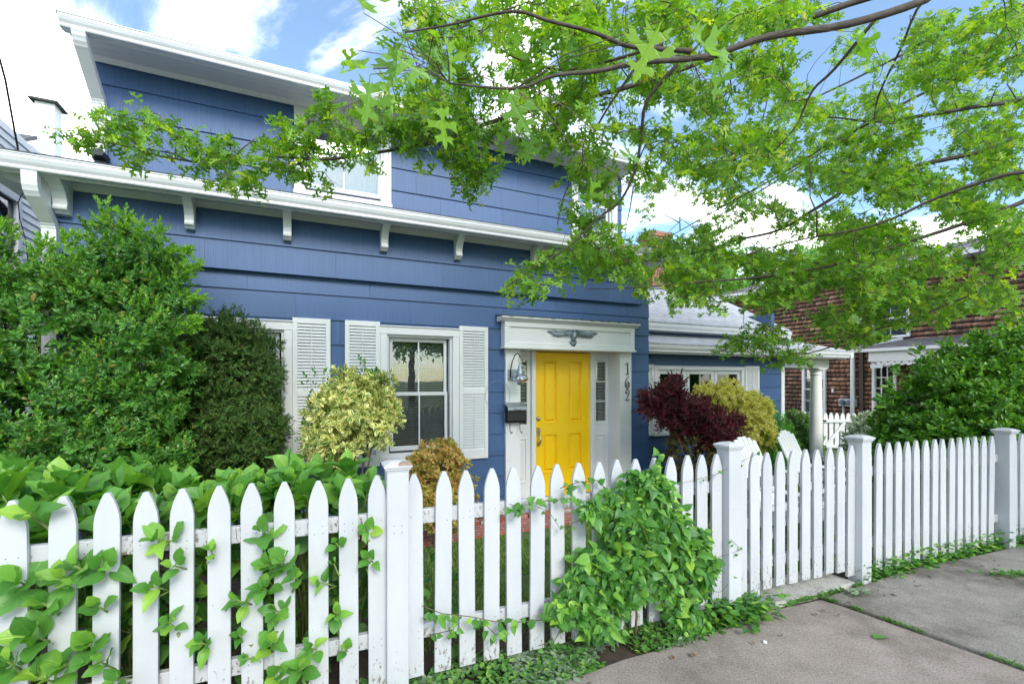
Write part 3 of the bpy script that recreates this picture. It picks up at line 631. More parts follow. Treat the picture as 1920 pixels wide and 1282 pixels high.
# small black ledge box on the lower roof by the downspout
# brackets
def bracket(x, wd=0.078, big=1.0):
    s = big
    o = [(-0.045, 3.372), (-0.045 - .27 * s, 3.372), (-0.045 - .27 * s, 3.335), (-0.045 - .235 * s, 3.325), (-0.045 - .19 * s, 3.30), (-0.045 - .145 * s, 3.255), (-0.045 - .115 * s, 3.20), (-0.045 - .105 * s, 3.155), (-0.045 - .12 * s, 3.135), (-0.045 - .112 * s, 3.115), (-0.045 - .085 * s, 3.10), (-0.045 - .07 * s, 3.085), (-0.045, 3.08)]
    b = MB().prism(o, 'x', x - wd / 2, x + wd / 2)
    b.prism([(-0.045 - .275 * s, 3.372), (-0.045 - .275 * s, 3.35), (-0.045, 3.35), (-0.045, 3.372)], 'x', x - wd / 2 - .012, x + wd / 2 + .012)
    b.build('bracket', M['white'], house, bevel=0.004)
for x in (-4.39, -3.54, -2.55, -1.67, -0.62, 0.27, 1.12): bracket(x)
bracket(-5.33, 0.10, 1.15)
# side bracket at the corner, turned along the rake
o = [(-5.40, 3.372), (-5.40 - .30, 3.372), (-5.70, 3.34), (-5.64, 3.33), (-5.57, 3.29), (-5.53, 3.23), (-5.52, 3.17), (-5.53, 3.13), (-5.48, 3.11), (-5.45, 3.07), (-5.40, 3.06)]
MB().prism([(a, b) for a, b in o], 'y', -0.14, -0.05).build('bracket', M['white'], house, bevel=0.004)
# downspouts: rectangular pipe along a path
def downspout(pts, wx=0.095, wy=0.07, name='downspout', parent=None, mat='alu'):
    mb = MB(); n = len(pts); pts = [Vector(p) for p in pts]
    ring = []
    for i, p in enumerate(pts):
        t = (pts[min(i + 1, n - 1)] - pts[max(i - 1, 0)]).normalized(); xx = Vector((1, 0, 0)); xx = (xx - t * xx.dot(t)).normalized(); yy = t.cross(xx)
        rb = 0.012; prof = [(-1, -.9), (-.9, -1), (-.35, -1), (-.3, -.9), (-.1, -.9), (-.05, -1), (.05, -1), (.1, -.9), (.3, -.9), (.35, -1), (.9, -1), (1, -.9), (1, 1), (-1, 1)]
        ring.append([p + xx * a * wx / 2 + yy * b * wy / 2 for a, b in prof])
    m = len(ring[0])
    for r in ring: mb.v += [tuple(q) for q in r]
    for i in range(n - 1):
        for j in range(m):
            q = (j + 1) % m; mb.f.append((i * m + j, i * m + q, (i + 1) * m + q, (i + 1) * m + j))
    mb.f.append(tuple(range(m))[::-1]); mb.f.append(tuple((n - 1) * m + j for j in range(m)))
    return mb.build(name, M[mat], parent or house)
def crimp(a, b, k=5, amp=0.004):         # elbows are crimped: many short steps
    return [a.lerp(b, i / k) for i in range(k + 1)]
def elbow(pts, steps=7):
    pts = [Vector(p) for p in pts]; out = [pts[0]]
    for i in range(1, len(pts) - 1):
        a, b, c = pts[i - 1], pts[i], pts[i + 1]; p = b + (a - b).normalized() * 0.07; q = b + (c - b).normalized() * 0.07
        for k in range(steps + 1):
            t = k / steps; r = p.lerp(b, t).lerp(b.lerp(q, t), t); r.y += 0.003 * (k % 2); out.append(r)
    out.append(pts[-1]); return out
downspout(elbow([(-5.30, 0.14, 4.89), (-5.30, 0.155, 4.82), (-5.285, 0.575, 4.46), (-5.285, 0.575, 3.86)]), 0.105, 0.075)
downspout(elbow([(-5.44, -0.37, 3.34), (-5.44, -0.365, 3.20), (-5.42, -0.09, 2.98), (-5.42, -0.09, 0.0)]), 0.10, 0.075)
MB().box(-5.36, -5.20, 0.52, 0.53, 4.28, 4.305).box(-5.225, -5.18, 0.53, 0.64, 4.27, 4.315).build('pipe_strap', M['alu'], house, bevel=0.003)
MB().prism([(-5.32, 3.86), (-5.22, 3.86), (-5.20, 3.90), (-5.23, 3.93), (-5.30, 3.92), (-5.34, 3.89)], 'y', 0.42, 0.60).build('roof_flashing', M['iron'], house)

# ------------------------------------------------------------------ windows, shutters
def window(cs, yw, gx0, gx1, gz0, gm, gz1, blinds=True, single=False, glass='glass', curtain=False, blind_to=None, name='window', wd=0.078):
    x0, x1, z0, z1 = cs
    mb = MB()                                # casing
    mb.box(x0, x0 + wd, yw - 0.035, yw + 0.05, z0 + 0.05, z1 - 0.10).box(x1 - wd, x1, yw - 0.035, yw + 0.05, z0 + 0.05, z1 - 0.10)
    mb.box(x0 - .004, x1 + .004, yw - 0.039, yw + 0.05, z1 - 0.10, z1 - 0.012).box(x0 - .015, x1 + .015, yw - 0.055, yw + 0.05, z1 - 0.012, z1)
    mb.box(x0 - .01, x1 + .01, yw - 0.06, yw + 0.05, z0, z0 + 0.05)
    win = mb.build(name, M['white'], house, bevel=0.003)
    a, b = x0 + wd, x1 - wd
    fr = MB().box(a, a + .028, yw + .0, yw + .10, z0 + .05, z1 - .10).box(b - .028, b, yw + .0, yw + .10, z0 + .05, z1 - .10).box(a + .028, b - .028, yw + .0, yw + .10, z1 - .128, z1 - .10).box(a + .028, b - .028, yw - .005, yw + .10, z0 + .05, z0 + .085)
    fr.build('frame', M['alu'], win, bevel=0.003)
    def sash(s0, s1, t0, t1, y, nm='sash'):
        k = 0.036; m = MB().box(gx0 - k, gx0, y, y + .03, t0, t1).box(gx1, gx1 + k, y, y + .03, t0, t1).box(gx0, gx1, y, y + .03, t0, t0 + (s0 - t0)).box(gx0, gx1, y, y + .03, s1, t1)
        c = (gx0 + gx1) / 2; m.box(c - .009, c + .009, y + .006, y + .020, s0, s1); m.build(nm, M['alu'], win, bevel=0.003)
        MB().box(gx0, gx1, y + .012, y + .015, s0, s1).build('glass', M[glass], win)
    if single: sash(gz0, gz1, gz0 - .045, gz1 + .045, yw + .03)
    else:
        sash(gm + .02, gz1, gm - .012, gz1 + .045, yw + .065); sash(gz0, gm - .022, gz0 - .055, gm + .018, yw + .028)
    if blinds:
        mb = MB(); z = gz1 + .02; bt = blind_to or gz0
        while z > bt:
            mb.hexa([(gx0 - .02, yw + .135, z - .006), (gx1 + .02, yw + .135, z - .006), (gx1 + .02, yw + .157, z + .007), (gx0 - .02, yw + .157, z + .007),
                     (gx0 - .02, yw + .135, z - .004), (gx1 + .02, yw + .135, z - .004), (gx1 + .02, yw + .157, z + .009), (gx0 - .02, yw + .157, z + .009)]); z -= .0245
        for xx in (gx0 + .09, gx1 - .12): mb.box(xx, xx + .004, yw + .133, yw + .135, bt, gz1)
        mb.build('blind', M['blind'], win)
    if curtain:
        mb = MB(); n = 40
        for i in range(n):
            xa = gx0 - .02 + (gx1 - gx0 + .04) * i / n; xb = gx0 - .02 + (gx1 - gx0 + .04) * (i + 1) / n
            ya = yw + .15 + .012 * math.sin(i * 1.3); yb = yw + .15 + .012 * math.sin((i + 1) * 1.3)
            mb.add([(xa, ya, gz0 - .05), (xb, yb, gz0 - .05), (xb, yb, gz1), (xa, ya, gz1)], [(0, 1, 2, 3)])
        mb.build('curtain', M['curtain'], win, smooth=True)
    return win
window(W1, 0.0, -4.28, -3.655, 0.837, 1.454, 2.075)
window(W2, 0.0, -2.424, -1.80, 0.837, 1.454, 2.075)
window(W3, 0.65, -3.33, -2.50, 4.02, 4.43, 4.80, blinds=False, curtain=True, glass='glass_up', wd=0.10)
window(W4, 0.65, 0.585, 1.09, 4.02, 4.40, 4.80, blinds=False, curtain=True, glass='glass_up', wd=0.10)
def shutter(x0, x1, z0, z1, y, mid=0.51):
    st = 0.048; mb = MB(); ya, yb = y - .048, y - .014
    zm = z0 + (z1 - z0) * mid; 
    mb.box(x0, x0 + st, ya, yb, z0, z1).box(x1 - st, x1, ya, yb, z0, z1)
    for a, b in ((z0, z0 + .115), (zm - .035, zm + .035), (z1 - .058, z1)): mb.box(x0 + st, x1 - st, ya, yb, a, b)
    sh = mb.build('shutter', M['white'], house, bevel=0.003)
    lv = MB()
    for a, b in ((z0 + .115, zm - .035), (zm + .035, z1 - .058)):
        n = int(round((b - a) / .0335)); d = (b - a) / n
        for i in range(n):
            z = a + d * (i + .5)
            lv.hexa([(x0 + st, ya + .002, z - .017), (x1 - st, ya + .002, z - .017), (x1 - st, yb - .008, z + .010), (x0 + st, yb - .008, z + .010),
                     (x0 + st, ya + .002, z - .011), (x1 - st, ya + .002, z - .011), (x1 - st, yb - .008, z + .016), (x0 + st, yb - .008, z + .016)])
    c = (x0 + x1) / 2; lv.box(c - .004, c + .004, ya - .004, ya + .002, z0 + .14, zm - .05).box(c - .004, c + .004, ya - .004, ya + .002, zm + .05, z1 - .075)
    lv.build('louver', M['white'], sh)
for a, b in ((-4.825, -4.445), (-3.493, -3.115), (-2.965, -2.585), (-1.633, -1.253)): shutter(a, b, 0.635, 2.285, 0.0)

# ------------------------------------------------------------------ front entry
ent = MB().box(-1.06, 1.0, -0.115, 0.0, 2.045, 2.365).build('entablature', M['white'], house, bevel=0.003)
fr = MB()
for a in ((-1.06, 1.0, 2.30, 2.365), (-1.06, 1.0, 2.045, 2.10)): fr.box(a[0], a[1], -0.135, -0.1155, a[2], a[3])
fr.box(-1.06, -0.985, -0.135, -0.1155, 2.1001, 2.2999).box(0.925, 1.0, -0.135, -0.1155, 2.1001, 2.2999); fr.build('panel_moulding', M['white'], ent, bevel=0.005)
MB().prism([(-0.136, 2.366), (-0.15, 2.375), (-0.165, 2.395), (-0.195, 2.405), (-0.195, 2.425), (0.0, 2.435), (0.0, 2.366)], 'x', -1.12, 1.06).build('cornice', M['white'], ent, bevel=0.002)
mb = MB()                                   # ragged lead flashing above the cornice
n = 40
for i in range(n):
    a = -1.14 + 2.22 * i / n; b = -1.14 + 2.22 * (i + 1) / n; z = 2.43 + .006 * math.sin(i * 2.3) + random.uniform(0, .008)
    mb.hexa([(a, -.20, z - .008), (b, -.20, z - .008), (b, 0.0, z + .014), (a, 0.0, z + .014), (a, -.205, z + .001), (b, -.205, z + .001), (b, 0.0, z + .024), (a, 0.0, z + .024)])
mb.build('flashing', M['pewter'], ent)
MB().box(-1.075, 1.015, -0.155, 0.0, 2.02, 2.0445).build('bead_moulding', M['white'], ent, bevel=0.004)
sur = MB()
for s in (-1, 1):
    a, b = sorted((s * 0.80, s * 1.01)); sur.box(a, b, -0.05, 0.03, -0.1, 2.019)
    a, b = sorted((s * 0.80, s * 0.845)); sur.box(a, b, 0.031, 0.26, -0.1, 2.019)
    a, b = sorted((s * 0.455, s * 0.515)); sur.box(a, b, 0.175, 0.30, -0.1, 2.019)         # door jamb
    a, b = sorted((s * 0.515, s * 0.80)); sur.box(a, b, 0.225, 0.28, 1.925, 2.019).box(a, b, 0.225, 0.28, -0.1, 0.955)
    a, b = sorted((s * 0.515, s * 0.545)); sur.box(a, b, 0.225, 0.28, 0.955, 1.925)
    a, b = sorted((s * 0.775, s * 0.80)); sur.box(a, b, 0.225, 0.28, 0.955, 1.925)
sur.box(-0.80, 0.80, 0.0, 0.30, 2.0195, 2.04)
sur = sur.build('door_surround', M['white'], house, bevel=0.003)
for s in (-1, 1):                            # sidelights
    g0, g1 = sorted((s * 0.572, s * 0.745)); c0, c1 = sorted((s * 0.545, s * 0.775))
    m = MB().box(c0, g0, .215, .25, .955, 1.925).box(g1, c1, .215, .25, .955, 1.925).box(g0, g1, .215, .25, .955, 1.01).box(g0, g1, .215, .25, 1.885, 1.925)
    for z in (1.01 + .292, 1.01 + .584): m.box(g0, g1, .218, .24, z - .008, z + .008)
    sl = m.build('sidelight', M['white'], house, bevel=0.003)
    MB().box(g0, g1, .230, .233, 1.01, 1.885).build('glass', M['glass'], sl)
    b = MB(); z = 1.88
    while z > 1.0:
        b.hexa([(g0 - .01, .285, z - .012), (g1 + .01, .285, z - .012), (g1 + .01, .325, z + .010), (g0 - .01, .325, z + .010), (g0 - .01, .285, z - .009), (g1 + .01, .285, z - .009), (g1 + .01, .325, z + .013), (g0 - .01, .325, z + .013)]); z -= .046
    b.box((g0 + g1) / 2 - .003, (g0 + g1) / 2 + .003, .281, .284, 1.0, 1.88); b.build('blind', M['blind'], sl)
    p = MB().box(g0 + .0, g1, .212, .2245, .20, .225).box(g0, g1, .212, .2245, .80, .825).box(g0, g0 + .02, .212, .2245, .2251, .7999).box(g1 - .02, g1, .212, .2245, .2251, .7999).box(g0 + .05, g1 - .05, .214, .2245, .255, .77); p.build('lower_panel', M['white'], sl, bevel=0.006)
# yellow door with raised panels
dr = MB(); pan = [(-.325, -.085), (.085, .325)]; pz = [(.31, .86), (1.005, 1.905)]
x_e = [-.455, -.325, -.085, .085, .325, .455]; z_e = [-.02, .31, .86, 1.005, 1.905, 2.008]
for i in range(5):
    for j in range(5):
        if i in (1, 3) and j in (1, 3): continue
        dr.box(x_e[i], x_e[i + 1], .222, .262, z_e[j], z_e[j + 1])
dr.box(-.45, .45, .245, .262, 0.0, 2.0)
door = dr.build('door', M['yellow'], house)
pm = MB()
for a, b in pan:
    for c, d in pz:
        k = .018; e = .055       # moulding ring then raised field
        for (u0, u1, v0, v1) in ((a, b, c, c + k), (a, b, d - k, d), (a, a + k, c + k, d - k), (b - k, b, c + k, d - k)): pm.box(u0, u1, .2205, .245, v0, v1)
        pm.hexa([(a + e, .2225, c + e), (b - e, .2225, c + e), (b - e + .02, .2445, c + e - .02), (a + e - .02, .2445, c + e - .02), (a + e, .2225, d - e), (b - e, .2225, d - e), (b - e + .02, .2445, d - e + .02), (a + e - .02, .2445, d - e + .02)])
pm.build('door_panel', M['yellow'], door, bevel=0.004)
MB().lathe([(0.0, 0), (.031, 0), (.031, .008), (.024, .016), (.010, .018), (.010, .026), (.0, .027)], 0, 0, 20).build('deadbolt', M['nickel'], door, smooth='auto').matrix_basis = Matrix.Translation((-.395, .222, 1.077)) @ Matrix.Rotation(R(90), 4, 'X')
h = MB().box(-.418, -.372, .212, .2215, .84, .955).box(-.415, -.375, .212, .2215, .695, .745)
h.tube([(-.395, .215, .84), (-.395, .175, .835), (-.395, .155, .80), (-.395, .158, .755), (-.395, .185, .72), (-.395, .215, .715)], [.009, .010, .012, .012, .009, .009], 10).tube([(-.395, .213, .90), (-.395, .185, .905), (-.395, .165, .915)], [.012, .008, .014], 8)
h.build('door_handle', M['nickel'], door, smooth='auto')
MB().box(-0.9, 0.9, -0.45, 0.30, -0.16, -0.101).build('doorstep', M['conc_slab'], house, bevel=0.01)
# house numbers, cast with curling serifs, sub-parts of the surround
def digit(name, strokes, x, z, y=-0.058):
    mb = MB()
    for st in strokes:
        pts = [(x + a, y, z + b) for a, b, r in st]; mb.tube(pts, [r for a, b, r in st], 8)
    mb.build(name, M['numeral'], sur, smooth=True)
def arc(cx, cz, rx, rz, a0, a1, n, r0, r1, r2=None):
    out = []
    for i in range(n + 1):
        t = i / n; a = R(a0 + (a1 - a0) * t); r = r0 + (r1 - r0) * math.sin(math.pi * t); out.append((cx + rx * math.cos(a), cz + rz * math.sin(a), r))
    return out
digit('house_number', [[(-.040, .142, .004), (-.022, .150, .007), (-.004, .166, .006), (.004, .178, .005)], [(.004, .178, .006), (.006, .13, .009), (.006, .06, .010), (.005, .012, .008)], [(-.028, .008, .005), (.0, .004, .007), (.032, .010, .005)]], .928, 1.695)
sp = arc(.004, .052, .034, .046, 200, -140, 16, .005, .009) 
digit('house_number', [[(.034, .176, .004), (.006, .160, .006), (-.022, .120, .009), (-.036, .070, .010)] + arc(.0, .050, .036, .048, 175, 430, 16, .009, .010), arc(.0, .052, .018, .022, 70, 400, 12, .004, .006)], .928, 1.497)
digit('house_number', [arc(-.012, .120, .010, .012, -90, 200, 8, .006, .007) + arc(.0, .130, .034, .040, 190, -35, 14, .006, .009) + [(.012, .078, .009), (-.012, .045, .007), (-.034, .014, .006)], [(-.034, .014, .006), (-.012, .024, .008), (.012, .010, .008), (.034, .016, .006), (.030, .030, .006), (.020, .028, .005)]], .928, 1.308)

# ------------------------------------------------------------------ eagle, lantern, mailbox
eg = empty('eagle_ornament', hw(-0.045, -0.118, 2.19), HA); eg.scale = (.86, 1, 1.1); tag(eg, 'grey metal eagle with spread wings mounted over the yellow front door', 'ornament')
def wing(s):
    mb = MB(); top = [(.0, .075), (.07, .092), (.14, .086), (.21, .072), (.28, .068), (.33, .084), (.375, .108)]
    for i in range(15):                      # overlapping feathers, long at the tip
        t = i / 14; xx = .03 + .30 * t; zt = np.interp(xx, [p[0] for p in top], [p[1] for p in top])
        ln = .095 + .05 * t; an = R(-80 + 72 * t); e = (xx + ln * math.cos(an), zt - .008 + ln * math.sin(an) * (.85 if t < .8 else .4))
        m_ = ((xx + e[0]) / 2, (zt + e[1]) / 2 - .002); y = -.004 - .0006 * i
        mb.tube([(s * xx, y, zt), (s * m_[0], y - .006, m_[1]), (s * e[0], y, e[1])], [.009, .0115, .003], 6)
    for i in range(12):
        t = i / 11; xx = .02 + .27 * t; zt = np.interp(xx, [p[0] for p in top], [p[1] for p in top]); an = R(-80 + 62 * t)
        mb.tube([(s * xx, -.014, zt + .002), (s * (xx + .045 * math.cos(an)), -.020, zt + .045 * math.sin(an))], [.010, .005], 6)
    mb.tube([(s * p[0], -.012, p[1]) for p in top], [.014, .017, .015, .013, .011, .008, .003], 8)
    mb.build('wing', M['pewter'], eg, smooth=True)
wing(-1); wing(1)
mb = MB().tube([(0, -.012, -.045), (0, -.03, -.01), (.004, -.036, .035), (.010, -.03, .075)], [.020, .036, .034, .020], 12); mb.tube([(.012, -.03, .078), (.020, -.032, .098)], [.019, .017], 10).tube([(.026, -.036, .102), (.048, -.038, .096), (.052, -.038, .086)], [.009, .006, .001], 6)
mb.build('body', M['pewter'], eg, smooth=True)
mb = MB()
for i in range(11):
    an = R(-90 + (i - 5) * 15); mb.tube([(0, -.008 - .0008 * (5 - abs(i - 5)), -.03), (.062 * math.cos(an), -.012 - .0008 * (5 - abs(i - 5)), -.03 + .085 * math.sin(an) * .9)], [.008, .012], 6)
mb.build('tail', M['pewter'], eg, smooth=True)
lt = empty('wall_lantern', hw(-0.93, -0.055, 1.62), HA); tag(lt, 'hooked grey metal lantern with a flattened glass globe beside the yellow door', 'lantern')
MB().box(-.055, .075, -.012, .0, -.005, .135).build('back_plate', M['pewter'], lt, bevel=0.004)
MB().tube([(-.022, -.012, .03), (-.028, -.035, .14), (-.024, -.075, .24), (-.008, -.12, .315), (.008, -.165, .335), (.018, -.20, .315), (.018, -.21, .27)], [.007] * 7, 8).build('arm', M['iron'], lt, smooth=True)
rg = MB(); rg.tube([(.018 + .026 * math.cos(a), -.21, .245 + .028 * math.sin(a)) for a in [2 * math.pi * i / 16 for i in range(17)]], .0045, 6); rg.build('ring', M['nickel'], lt, smooth=True)
MB().lathe([(.006, .215), (.012, .205), (.030, .135), (.046, .085), (.048, .075), (.040, .07)], .018, -.21, 24).build('hood', M['pewter'], lt, smooth='auto')
MB().lathe([(.045, .078), (.078, .058), (.104, .025), (.108, .010), (.098, -.012), (.070, -.032), (.04, -.042)], .018, -.21, 28).build('globe', glass_mat('lantern_glass', 0.02, 2.0), lt, smooth=True)
MB().lathe([(.034, -.040), (.040, -.046), (.032, -.060), (.010, -.066)], .018, -.21, 20).lathe([(.012, -.04), (.014, .0), (.010, .04)], .018, -.21, 10).build('finial', M['pewter'], lt, smooth='auto')
ml = empty('mailbox', hw(-0.895, -0.052, 1.07), HA); tag(ml, 'black metal wall mailbox with two newspaper hooks under the lantern', 'mailbox')
MB().prism([(-.001, 0), (-.085, 0), (-.105, .03), (-.105, .195), (-.001, .235)], 'x', -.135, .125).build('box', M['iron'], ml, bevel=0.006)
MB().prism([(-.001, .262), (-.001, .237), (-.118, .196), (-.125, .165), (-.129, .165), (-.124, .206)], 'x', -.142, .132).build('lid', simple('grey_lid', (.30, .32, .34), .35, .5), ml, bevel=0.003)
MB().prism([(-.055, .197), (.055, .197), (.035, .17), (-.035, .17)], 'y', -.135, -.126).build('lid_tab', M['pewter'], ml, bevel=0.002)
for s in (-.085, .055): MB().tube([(s, -.06, .0), (s, -.062, -.09), (s + .004, -.075, -.125), (s + .006, -.10, -.13), (s + .006, -.118, -.105)], .005, 8).build('hook', M['iron'], ml, smooth=True)
wl = MB().tube([hw(-1.13 + .17 * math.cos(a), -.07, 1.42 + .19 * math.sin(a)) for a in [R(-70 + 12 * i) for i in range(27)]], .0022, 5); tag(wl.build('loose_wire', M['pewter'], smooth=True), 'thin loop of bare wire hanging beside the lantern over the mailbox', 'wire')

# ------------------------------------------------------------------ right wing and porch (part of the blue house)
WY = 0.85
wops = [(2.27, 4.42, 0.70, 1.82)]
mb = MB(); shingles(mb, 1.37, 5.56, [-.16, .11, .385, .655, .93, 1.20, 1.47, 1.745, 2.075], WY, wops, panel=0.62); mb.build('wing_siding', M['siding'], house)
mb = MB(); backing(mb, 1.37, 5.56, -.2, 2.1, WY + .03, WY + .13, wops); mb.box(5.46, 5.56, WY + .13, 6, -.2, 3.0).box(1.4, 5.4, 3.0, 3.05, -.2, 2.4); mb.build('wing_wall', M['sidingtrim'], house)
MB().box(5.56, 5.66, WY - .03, WY + .1, -.2, 1.90).build('corner_board', M['white'], house, bevel=0.003)
mb = MB(); shingles(mb, 1.37, 5.85, [2.18, 2.36, 2.56], 1.15, panel=0.62); mb.box(5.75, 5.85, 1.18, 5.0, 2.0, 2.6); mb.build('wing_siding', M['siding'], house)
# triple window
wn = MB().box(2.22, 2.30, WY - .035, WY + .05, .70, 1.80).box(4.39, 4.47, WY - .035, WY + .05, .70, 1.80).box(2.21, 4.48, WY - .04, WY + .05, 1.80, 1.872).box(2.18, 4.51, WY - .07, WY + .05, .64, .70)
wn = wn.build('triple_window', M['white'], house, bevel=0.003)
for i in range(3):
    a = 2.30 + i * .70; b = a + .69
    k = .075; m = MB().box(a, a + k, WY + .0, WY + .05, .70, 1.80).box(b - k, b, WY + .0, WY + .05, .70, 1.80).box(a + k, b - k, WY + .0, WY + .05, 1.725, 1.80).box(a + k, b - k, WY + .0, WY + .05, .70, .775).box((a + b) / 2 - .01, (a + b) / 2 + .01, WY + .012, WY + .03, .775, 1.725)
    m.build('sash', M['alu'], wn, bevel=0.003); MB().box(a + k, b - k, WY + .02, WY + .023, .775, 1.725).build('glass', M['glass_up'] if i != 1 else M['glass'], wn)
shutter(4.48, 4.88, .65, 1.89, WY); shutter(1.80, 2.20, .65, 1.89, WY)
MB().box(1.37, 7.18, .52, WY, 2.072, 2.09).build('soffit', M['soffit'], house)
gutter(1.372, 7.22, .42, 2.085, h=.125)
MB().box(1.372, 7.20, .50, .53, 2.06, 2.20).build('fascia', M['white'], house)
mb = MB(); q = [(1.37, .41, 2.205), (7.24, .41, 2.205), (6.6, 1.15, 2.43), (1.37, 1.15, 2.43)]
mb.add(q + [(a, b, c + .025) for a, b, c in q], [(0, 1, 2, 3), (7, 6, 5, 4), (0, 4, 5, 1), (1, 5, 6, 2), (2, 6, 7, 3), (3, 7, 4, 0)]).add([(7.24, .41, 2.23), (7.24, 3.5, 2.23), (6.6, 3.5, 2.455), (6.6, 1.15, 2.455)], [(0, 1, 2, 3)]).add([(5.8, 1.15, 2.45), (6.6, 1.15, 2.45), (6.6, 3.5, 2.45), (5.8, 3.5, 2.45)], [(0, 1, 2, 3)])
mb.build('wing_roof', M['roof_light'], house, uvplane=((1, 0, 0), (0, 1, 0)))
gutter(1.372, 5.98, .88, 2.505, h=.12); MB().box(1.372, 5.96, .97, 1.15, 2.50, 2.62).build('fascia', M['white'], house)
gutter_r = MB().box(7.20, 7.30, .42, 3.4, 2.085, 2.21).build('gutter', M['alu'], house, bevel=0.004)
slab('wing_roof', 1.37, 5.95, .90, 2.63, 3.0, 3.73, .03, 'roof_light'); slab('wing_roof', 1.37, 5.95, 3.0, 3.73, 5.4, 2.45, .03, 'roof_light')
MB().tube([(1.37, 3.0, 3.775), (5.95, 3.0, 3.775)], .05, 8).build('ridge_cap', M['roof_light'], house)
MB().lathe([(.05, 3.45), (.05, 3.72), (.075, 3.74), (.075, 3.78), (.0, 3.80)], 5.6, 2.7, 12).build('vent_pipe', M['iron'], house, smooth='auto')
downspout([(5.93, .93, 2.52), (5.99, .98, 2.46), (6.0, 1.06, 2.38), (5.97, 1.16, 2.32)], .08, .07)
MB().box(5.66, 7.12, WY - .03, WY + .13, 1.875, 2.071).box(6.96, 7.12, WY + .13, 3.4, 1.875, 2.071).box(5.66, 7.18, WY + .13, 3.4, 2.072, 2.09).build('porch_beam', M['column'], house, bevel=0.004)
colm = MB().lathe([(.150, -.10), (.150, -.04), (.140, -.03), (.132, 0), (.122, .02), (.124, .7), (.112, 1.4), (.104, 1.72), (.108, 1.725), (.118, 1.735), (.118, 1.75), (.106, 1.76), (.106, 1.80), (.125, 1.82), (.142, 1.835), (.142, 1.85)], 6.80, .90, 36).box(6.65, 6.95, .75, 1.05, 1.85, 1.874)
colm.build('porch_column', M['column'], house, smooth='auto')
MB().box(5.66, 7.2, .7, 3.4, -.25, -.14).build('porch_floor', M['conc_slab'], house, bevel=.01)
# chimney behind the wing ridge
ch = MB().box(4.38, 4.92, 3.3, 3.75, 2.8, 5.05)
for i, e in enumerate((.03, .055, .03)): ch.box(4.38 - e, 4.92 + e, 3.3 - e, 3.75 + e, 5.05 + i * .067, 5.05 + (i + 1) * .067)
chm = ch.build('chimney', M['brick'], house, uvplane=((1, 1, 0), (0, 0, 1)), bevel=.004)
MB().box(4.32, 4.98, 3.24, 3.81, 3.45, 3.78).build('chimney_flashing', M['alu'], chm)
#@@PART3
# ------------------------------------------------------------------ brown shingled neighbour
bh = empty('brown_house', hw(11, 2, -0.2), HA); tag(bh, 'brown weathered cedar shingled house with a white trimmed porch beyond the blue house', 'house')
ho = Vector((11, 2, -0.2))
def hb(mb, x0, x1, y0, y1, z0, z1): return mb.box(x0 - 11, x1 - 11, y0 - 2, y1 - 2, z0 + .2, z1 + .2)
bops = [(3.26, 3.88, 0.60, 2.05), (1.42, 1.95, -0.2, 2.05), (1.15, 1.95, 2.78, 3.75)]
V = []; Fq = []; UVs = []; k = 0; z = -0.1; row = 0
while z < 4.5:
    y = -5 - random.uniform(0, .15)
    while y < 8.5:
        wd_ = random.uniform(.10, .20)
        for (a, b, c, d) in cut(y, y + wd_ - .0025, z, z + .128, bops):
            pr_ = .010 + random.uniform(0, .006); f0 = -(pr_ * (z + .128 - c) / .128) - .002; f1 = -(pr_ * (z + .128 - d) / .128) - .002
            dz = random.uniform(-.004, .004) if c == z else 0
            pts = [(f0, a, c + dz), (f0, b, c + dz), (.03, b, c), (.03, a, c), (f1, a, d), (f1, b, d), (.03, b, d), (.03, a, d)]
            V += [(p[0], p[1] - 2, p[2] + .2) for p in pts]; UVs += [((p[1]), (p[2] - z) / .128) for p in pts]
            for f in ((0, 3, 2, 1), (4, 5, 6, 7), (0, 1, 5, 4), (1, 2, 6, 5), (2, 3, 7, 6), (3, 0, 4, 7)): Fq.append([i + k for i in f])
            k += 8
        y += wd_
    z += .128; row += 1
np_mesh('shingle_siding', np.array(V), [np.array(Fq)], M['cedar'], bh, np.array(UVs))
mb = MB()
for (a, b, c, d) in cut(-5, 8.5, -0.2, 4.6, bops): hb(mb, 11.03, 11.15, a, b, c, d)
hb(mb, 11.15, 18, -5, -4.9, -.2, 4.6); hb(mb, 11.15, 18, 8.4, 8.5, -.2, 4.6); hb(mb, 12.2, 12.25, -4.9, 8.4, -.2, 4.5); mb.build('wall', M['cedar'], bh, uvplane=((0, 1, 0), (0, 0, 1)))
mb = MB(); hb(mb, 10.95, 11.0, 2.20, 2.30, -.1, 4.5); mb.build('corner_board', M['bark'], bh)
mb = MB(); q = [(10.6, -5.3, 4.62), (15.5, -5.3, 5.9), (15.5, 8.8, 5.9), (10.6, 8.8, 4.62)]; q = [(a - 11, b - 2, c + .2) for a, b, c in q]
mb.add(q + [(a, b, c + .05) for a, b, c in q], [(3, 2, 1, 0), (4, 5, 6, 7), (0, 1, 5, 4), (1, 2, 6, 5), (2, 3, 7, 6), (3, 0, 4, 7)]); mb.build('roof', M['roof_dark'], bh, uvplane=((0, 1, 0), (1, 0, 0)))
mb = MB(); hb(mb, 10.56, 10.68, -5.3, 8.8, 4.52, 4.66); mb.build('gutter', M['alu'], bh, bevel=.004)
mb = MB(); hb(mb, 10.68, 11.0, -5.3, 8.8, 4.52, 4.54); mb.build('soffit', M['soffit'], bh)
